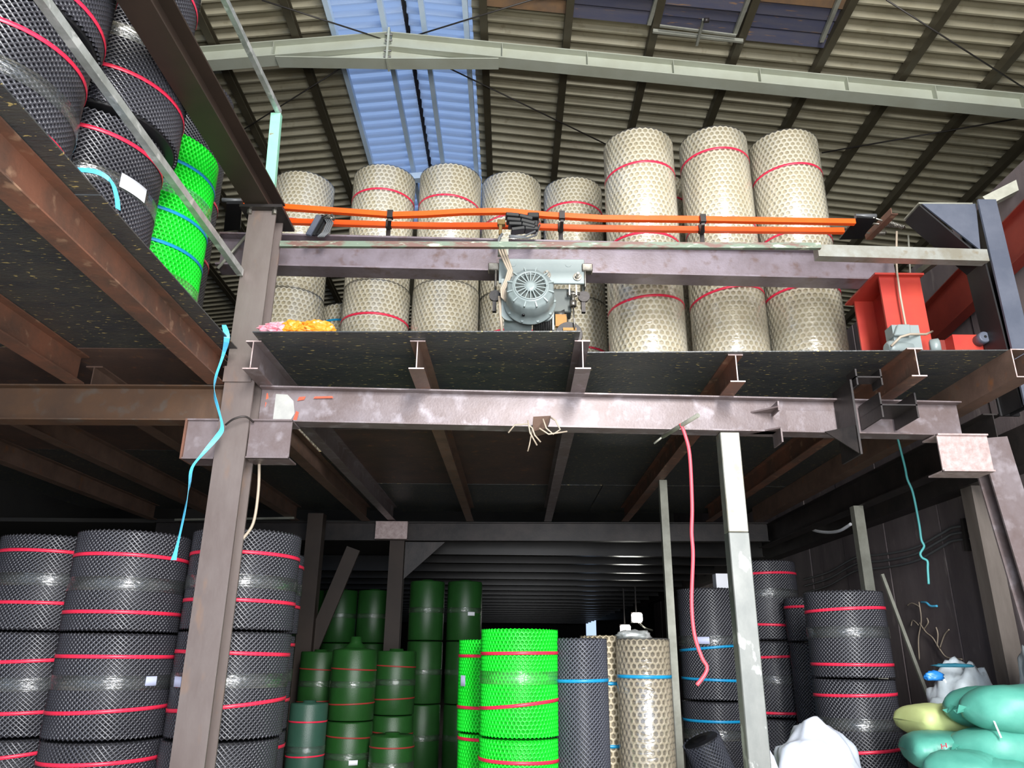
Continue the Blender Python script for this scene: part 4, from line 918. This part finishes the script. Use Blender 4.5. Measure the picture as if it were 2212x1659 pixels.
# ------------------------------------------------------------------ sacks
def sack(c, L, Wd, T, rot, mm, label, seed, pinch=True, group='sacks piled at the right', tie=False, tilt=0.0):
    nu, nv = 26, 20; vs = []; fs = []
    for i in range(nu + 1):
        u = -1 + 2 * i / nu
        e = (1 - abs(u) ** (3.2 if pinch else 6.0)) ** 0.5 if abs(u) < 1 else 0
        wy = .10 + .9 * e if pinch else .80 + .20 * e
        tz = .06 + .94 * e
        for j in range(nv):
            q = 2 * PI * j / nv
            cy_, sy_ = math.cos(q), math.sin(q)
            y = math.copysign(abs(cy_) ** .8, cy_) * Wd / 2 * wy; z = math.copysign(abs(sy_) ** .85, sy_) * T / 2 * tz
            n = noise.noise(Vector((u * 2.2, cy_ * 1.3 + seed, sy_ * 1.3))) * .10 + noise.noise(Vector((u * 7, cy_ * 3 + seed, sy_ * 3))) * .035
            vs.append((u * L / 2 * (1 + .04 * cy_), y * (1 + n), z * (1 + n)))
    for i in range(nu):
        for j in range(nv): fs.append((i*nv + j, i*nv + (j+1) % nv, (i+1)*nv + (j+1) % nv, (i+1)*nv + j))
    fs += [tuple(range(nv))[::-1], tuple(nu*nv + j for j in range(nv))]
    t = empty('woven_sack', c, label, 'sack', group, 'thing', 0)
    t.rotation_euler = (0, tilt, rot)
    me = bpy.data.meshes.new('sack_body'); me.from_pydata(vs, [], fs); me.materials.append(mm); me.polygons.foreach_set('use_smooth', [True] * len(fs)); me.update()
    o = child('sack_body', me, t)
    if not pinch: return t
    b = MB(); b.add([(-L/2 - .05, -.045, .03), (-L/2 - .06, .04, -.01), (-L/2 + .01, .02, -.015), (-L/2 + .01, -.02, .015), (-L/2 - .055, 0, -.03)], [(0, 3, 2, 4), (1, 4, 2), (0, 4, 1, 3)])
    me2 = bpy.data.meshes.new('tied_ear'); me2.from_pydata([tuple(v) for v in b.v], [], b.f); me2.materials.append(mm); me2.update(); child('tied_ear', me2, t)
    if tie:
        b = MB().tube([(-L/2 + .07, -.05, .03), (-L/2 + .10, -Wd * .3, -.02), (-L/2 + .11, -Wd * .42, -.16)], .006, 6)
        me3 = bpy.data.meshes.new('tie_string'); me3.from_pydata([tuple(v) for v in b.v], [], b.f); me3.materials.append(paper); me3.update(); child('tie_string', me3, t)
    return t
def at(px, py, Y): p = PY(px, py, Y); return (p.x, p.y, p.z)
sack(at(2190, 1530, 6.0), 1.0, .52, .31, .18, sack_mint, 'mint sack with a knotted ear on top of the pile, behind another', 1.0, tie=True)
sack(at(2238, 1534, 5.62), .92, .50, .33, -.12, sack_mint, 'mint sack at the front top of the pile, cut by the picture edge', 2.4, tie=True)
sack(at(2222, 1615, 5.72), 1.0, .55, .29, .04, sack_mint, 'large dented mint sack under the two top ones', 3.7, tie=True)
sack(at(2035, 1556, 6.35), .56, .45, .25, .1, sack_yellow, 'pale yellow sack among the mint ones', 4.9, pinch=False)
sk = sack(at(2038, 1621, 5.95), .50, .5, .25, -.25, sack_mint, 'mint sack with a small red mark, below the yellow one', 6.1, pinch=False)
sack(at(2085, 1668, 5.6), .46, .45, .27, .5, sack_mint, 'round-topped mint sack at the bottom edge, left of two', 7.3)
sack(at(2152, 1682, 5.55), .46, .45, .27, -.4, sack_mint, 'round-topped mint sack at the bottom edge, right of two', 8.8)
for k, z in enumerate((.13, .38)):
    for j, (x, y) in enumerate(((3.15, 5.95), (3.75, 5.95))):
        sack((x, y, z), .62, .95, .27, 0, sack_mint, 'mint sack in the lower layers of the pile, hidden below the picture edge', 9 + k * 2 + j, pinch=False)
# the red mark
mk = MB(); c0 = PY(2037, 1612, 5.66)
for (a, b_) in (((2033, 1607), (2035, 1618)), ((2043, 1605), (2045, 1615)), ((2036, 1612), (2042, 1611))):
    mk.extrude(PY(*a, 5.685), PY(*b_, 5.685), csec(.008, .004))
mo = mk.build('red_mark', strap_red, sk)
mo.parent = sk; mo.matrix_parent_inverse = (Matrix.Translation(sk.location) @ sk.rotation_euler.to_matrix().to_4x4()).inverted(); mo.location = sk.location
def sheet(name, c, size, mm, label, seed, amp, sub=4): return crumple(name, c, size, mm, label, 'plastic sheet', seed, amp, 5, 1.9)
p = PY(2050, 1440, 6.9); sheet('polythene_bale', (3.85, 6.92, 0), (.36, .25, .75), grey_poly, 'pale grey crumpled polythene bale behind the yellow sack', 2.2, .28)
p = PY(2185, 1450, 6.8); sheet('polythene_bale', (4.20, 6.36, 0), (.21, .2, .86), grey_poly, 'pale grey crumpled polythene bale behind the top mint sacks', 7.7, .28)
p = PY(2015, 1459, 6.62); crumple('polythene_scrap', (p.x, 6.60, p.z - .04), (.07, .03, .04), blue_poly, 'scrap of bright blue polythene on the grey bale', 'plastic sheet', 1.4, .5, 3)
p = PY(2062, 1436, 6.7); crumple('polythene_scrap', (p.x, 6.72, p.z - .02), (.15, .03, .016), teal_poly, 'dark teal polythene strip along the top of the grey bale', 'plastic sheet', 4.4, .5, 3)
ws = crumple('white_sack', (2.20, 6.0, 0), (.32, .24, .535), white_sack, 'bulging white woven sack at the foot of the thick pole', 'sack', 3.3, .30, 5, 1.25)
crumple('white_sack', (1.80, 5.86, 0), (.10, .10, .46), white_sack, 'corner of a second white sack behind the thick pole', 'sack', 6.6, .2, 4, 1.6)

# ------------------------------------------------------------------ dark far bay
for k in range(20):
    y = 12.7 + 1.55 * k
    z = 3.02 if k else 2.98
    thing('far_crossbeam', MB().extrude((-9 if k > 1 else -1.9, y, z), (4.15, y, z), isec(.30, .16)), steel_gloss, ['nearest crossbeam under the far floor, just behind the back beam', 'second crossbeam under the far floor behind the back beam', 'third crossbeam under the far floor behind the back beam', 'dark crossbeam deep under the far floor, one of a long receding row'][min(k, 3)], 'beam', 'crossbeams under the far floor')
bx = PY(668, 1300, 11.0).x
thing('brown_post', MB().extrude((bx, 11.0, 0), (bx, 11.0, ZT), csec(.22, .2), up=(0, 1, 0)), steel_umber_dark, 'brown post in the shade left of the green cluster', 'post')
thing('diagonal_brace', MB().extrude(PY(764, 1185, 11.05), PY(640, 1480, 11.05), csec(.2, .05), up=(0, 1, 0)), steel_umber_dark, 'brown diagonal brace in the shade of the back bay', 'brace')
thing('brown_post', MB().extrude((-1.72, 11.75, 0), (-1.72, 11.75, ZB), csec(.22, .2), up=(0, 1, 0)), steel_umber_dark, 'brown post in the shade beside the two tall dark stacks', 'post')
thing('knee_plate', MB().prism([(-1.60, 11.7, 3.05), (-1.0, 11.7, 3.05), (-1.6, 11.7, 2.5)], .03, (0, 1, 0)), steel_dark, 'triangular knee plate at the back beam', 'plate')
sbx = seatbox(-2.03, -1.55, 11.45, 11.6, 3.06, 3.32, cut_edge, None); tag(sbx, 'pale stained end bracket on the back beam', 'bracket', None, 'thing')
for (px, py, Y, d) in ((1376, 1334, 19, 'glaring work lamp, upper of two at the far end'), (1351, 1360, 19.5, 'glaring work lamp, lower of two at the far end')):
    p = PY(px, py, Y); t = empty('work_lamp', p, d, 'lamp', None, 'thing')
    MB().box(p + Vector((0, .07, 0)), (.26, .1, .24)).build('lamp_body', steel_dark, t)
    if 'LAMP' not in MATS: MATS['LAMP'] = emis('lamp_glass', (255, 252, 244), 30)
    MB().box(p, (.25, .03, .22)).build('lamp_glass', MATS['LAMP'], t, bevel=.04)
    MB().extrude(p + Vector((0, .1, .1)), Vector((p.x, p.y + .1, 3.03)), csec(.03, .03), up=(0, 1, 0)).build('drop_rod', steel_dark, t)
thing('lamp_flex', MB().tube(smooth([PY(1380, 1345, 19), PY(1388, 1352, 19), PY(1396, 1358, 18.9), PY(1410, 1362, 18.9)]), .02, 6), galv_dull, 'pale flex trailing from the upper work lamp', 'cable')
q = PY(1562, 1268, 8.6); thing('white_carton', MB().bb((q.x - .07, 8.6, 2.15), (q.x + .10, 8.75, 2.31)), paper, 'small white carton on top of the black stack behind the poles', 'carton')
p = PY(1362, 1372, 6.9); crumple('polythene_scrap', (1.06, 6.85, 1.578), (.13, .05, .04), galv, 'crinkled clear scrap on top of the film-wrapped beige roll', 'plastic sheet', 9.1, .6, 3)

pp = empty('paint_mark', (-1.7, 5.36, 3.1), 'grey-white paint patch with orange-red spray at the left end of the front beam', 'paint', None, 'thing')
yb = fy(-1.7) - .006
def dab(pts, mm, nm, off=0.0): MB().prism([(x, yb - off, z) for x, z in pts], .002, (0, -1, 0)).build(nm, mm, pp)
dab([(-1.84, 3.085), (-1.66, 3.08), (-1.63, 3.14), (-1.65, 3.24), (-1.70, 3.29), (-1.80, 3.295), (-1.85, 3.24), (-1.87, 3.16)], mat('grey_white_paint', (178, 178, 172), (160, 160, 156), .6, 0, 8), 'grey_patch')
for pts in ([(-1.885, 3.08), (-1.86, 3.085), (-1.865, 3.15), (-1.85, 3.22), (-1.875, 3.25), (-1.89, 3.17)], [(-1.64, 3.075), (-1.61, 3.08), (-1.60, 3.15), (-1.62, 3.16)], [(-1.62, 3.24), (-1.57, 3.25), (-1.56, 3.275), (-1.61, 3.27)], [(-1.50, 3.26), (-1.35, 3.265), (-1.36, 3.28), (-1.49, 3.275)], [(-1.87, 3.24), (-1.84, 3.26), (-1.85, 3.30), (-1.88, 3.29)]):
    dab(pts, mat('orange_red_spray', (232, 92, 62), (214, 80, 54), .6, 0, 8), 'orange_dab', .003)

thing('pale_bar', MB().extrude(PZ(378, 1123, ZT - .016), PZ(636, 1119, ZT - .016), csec(.03, .03)), galv_dull, 'thin pale bar in the dark above the black stacks', 'bar')
vb = MB()
for pts in ([(1985, 1300), (1990, 1340), (1984, 1380), (1986, 1425)], [(1986, 1345), (2000, 1365), (2015, 1378), (2030, 1402), (2046, 1420), (2078, 1424)], [(1984, 1350), (1972, 1340), (1968, 1352)], [(2024, 1396), (2026, 1370), (2022, 1355)], [(2030, 1400), (2040, 1372), (2050, 1360)], [(1995, 1360), (2005, 1345), (2002, 1335)], [(1986, 1310), (1970, 1303), (1960, 1308)]):
    vb.tube(smooth([PX(x, y, 4.485) for x, y in pts]), .007, 5)
thing('dried_creeper', vb, beige_wire, 'dried pale creeper roots clinging to the dark right wall', 'creeper')
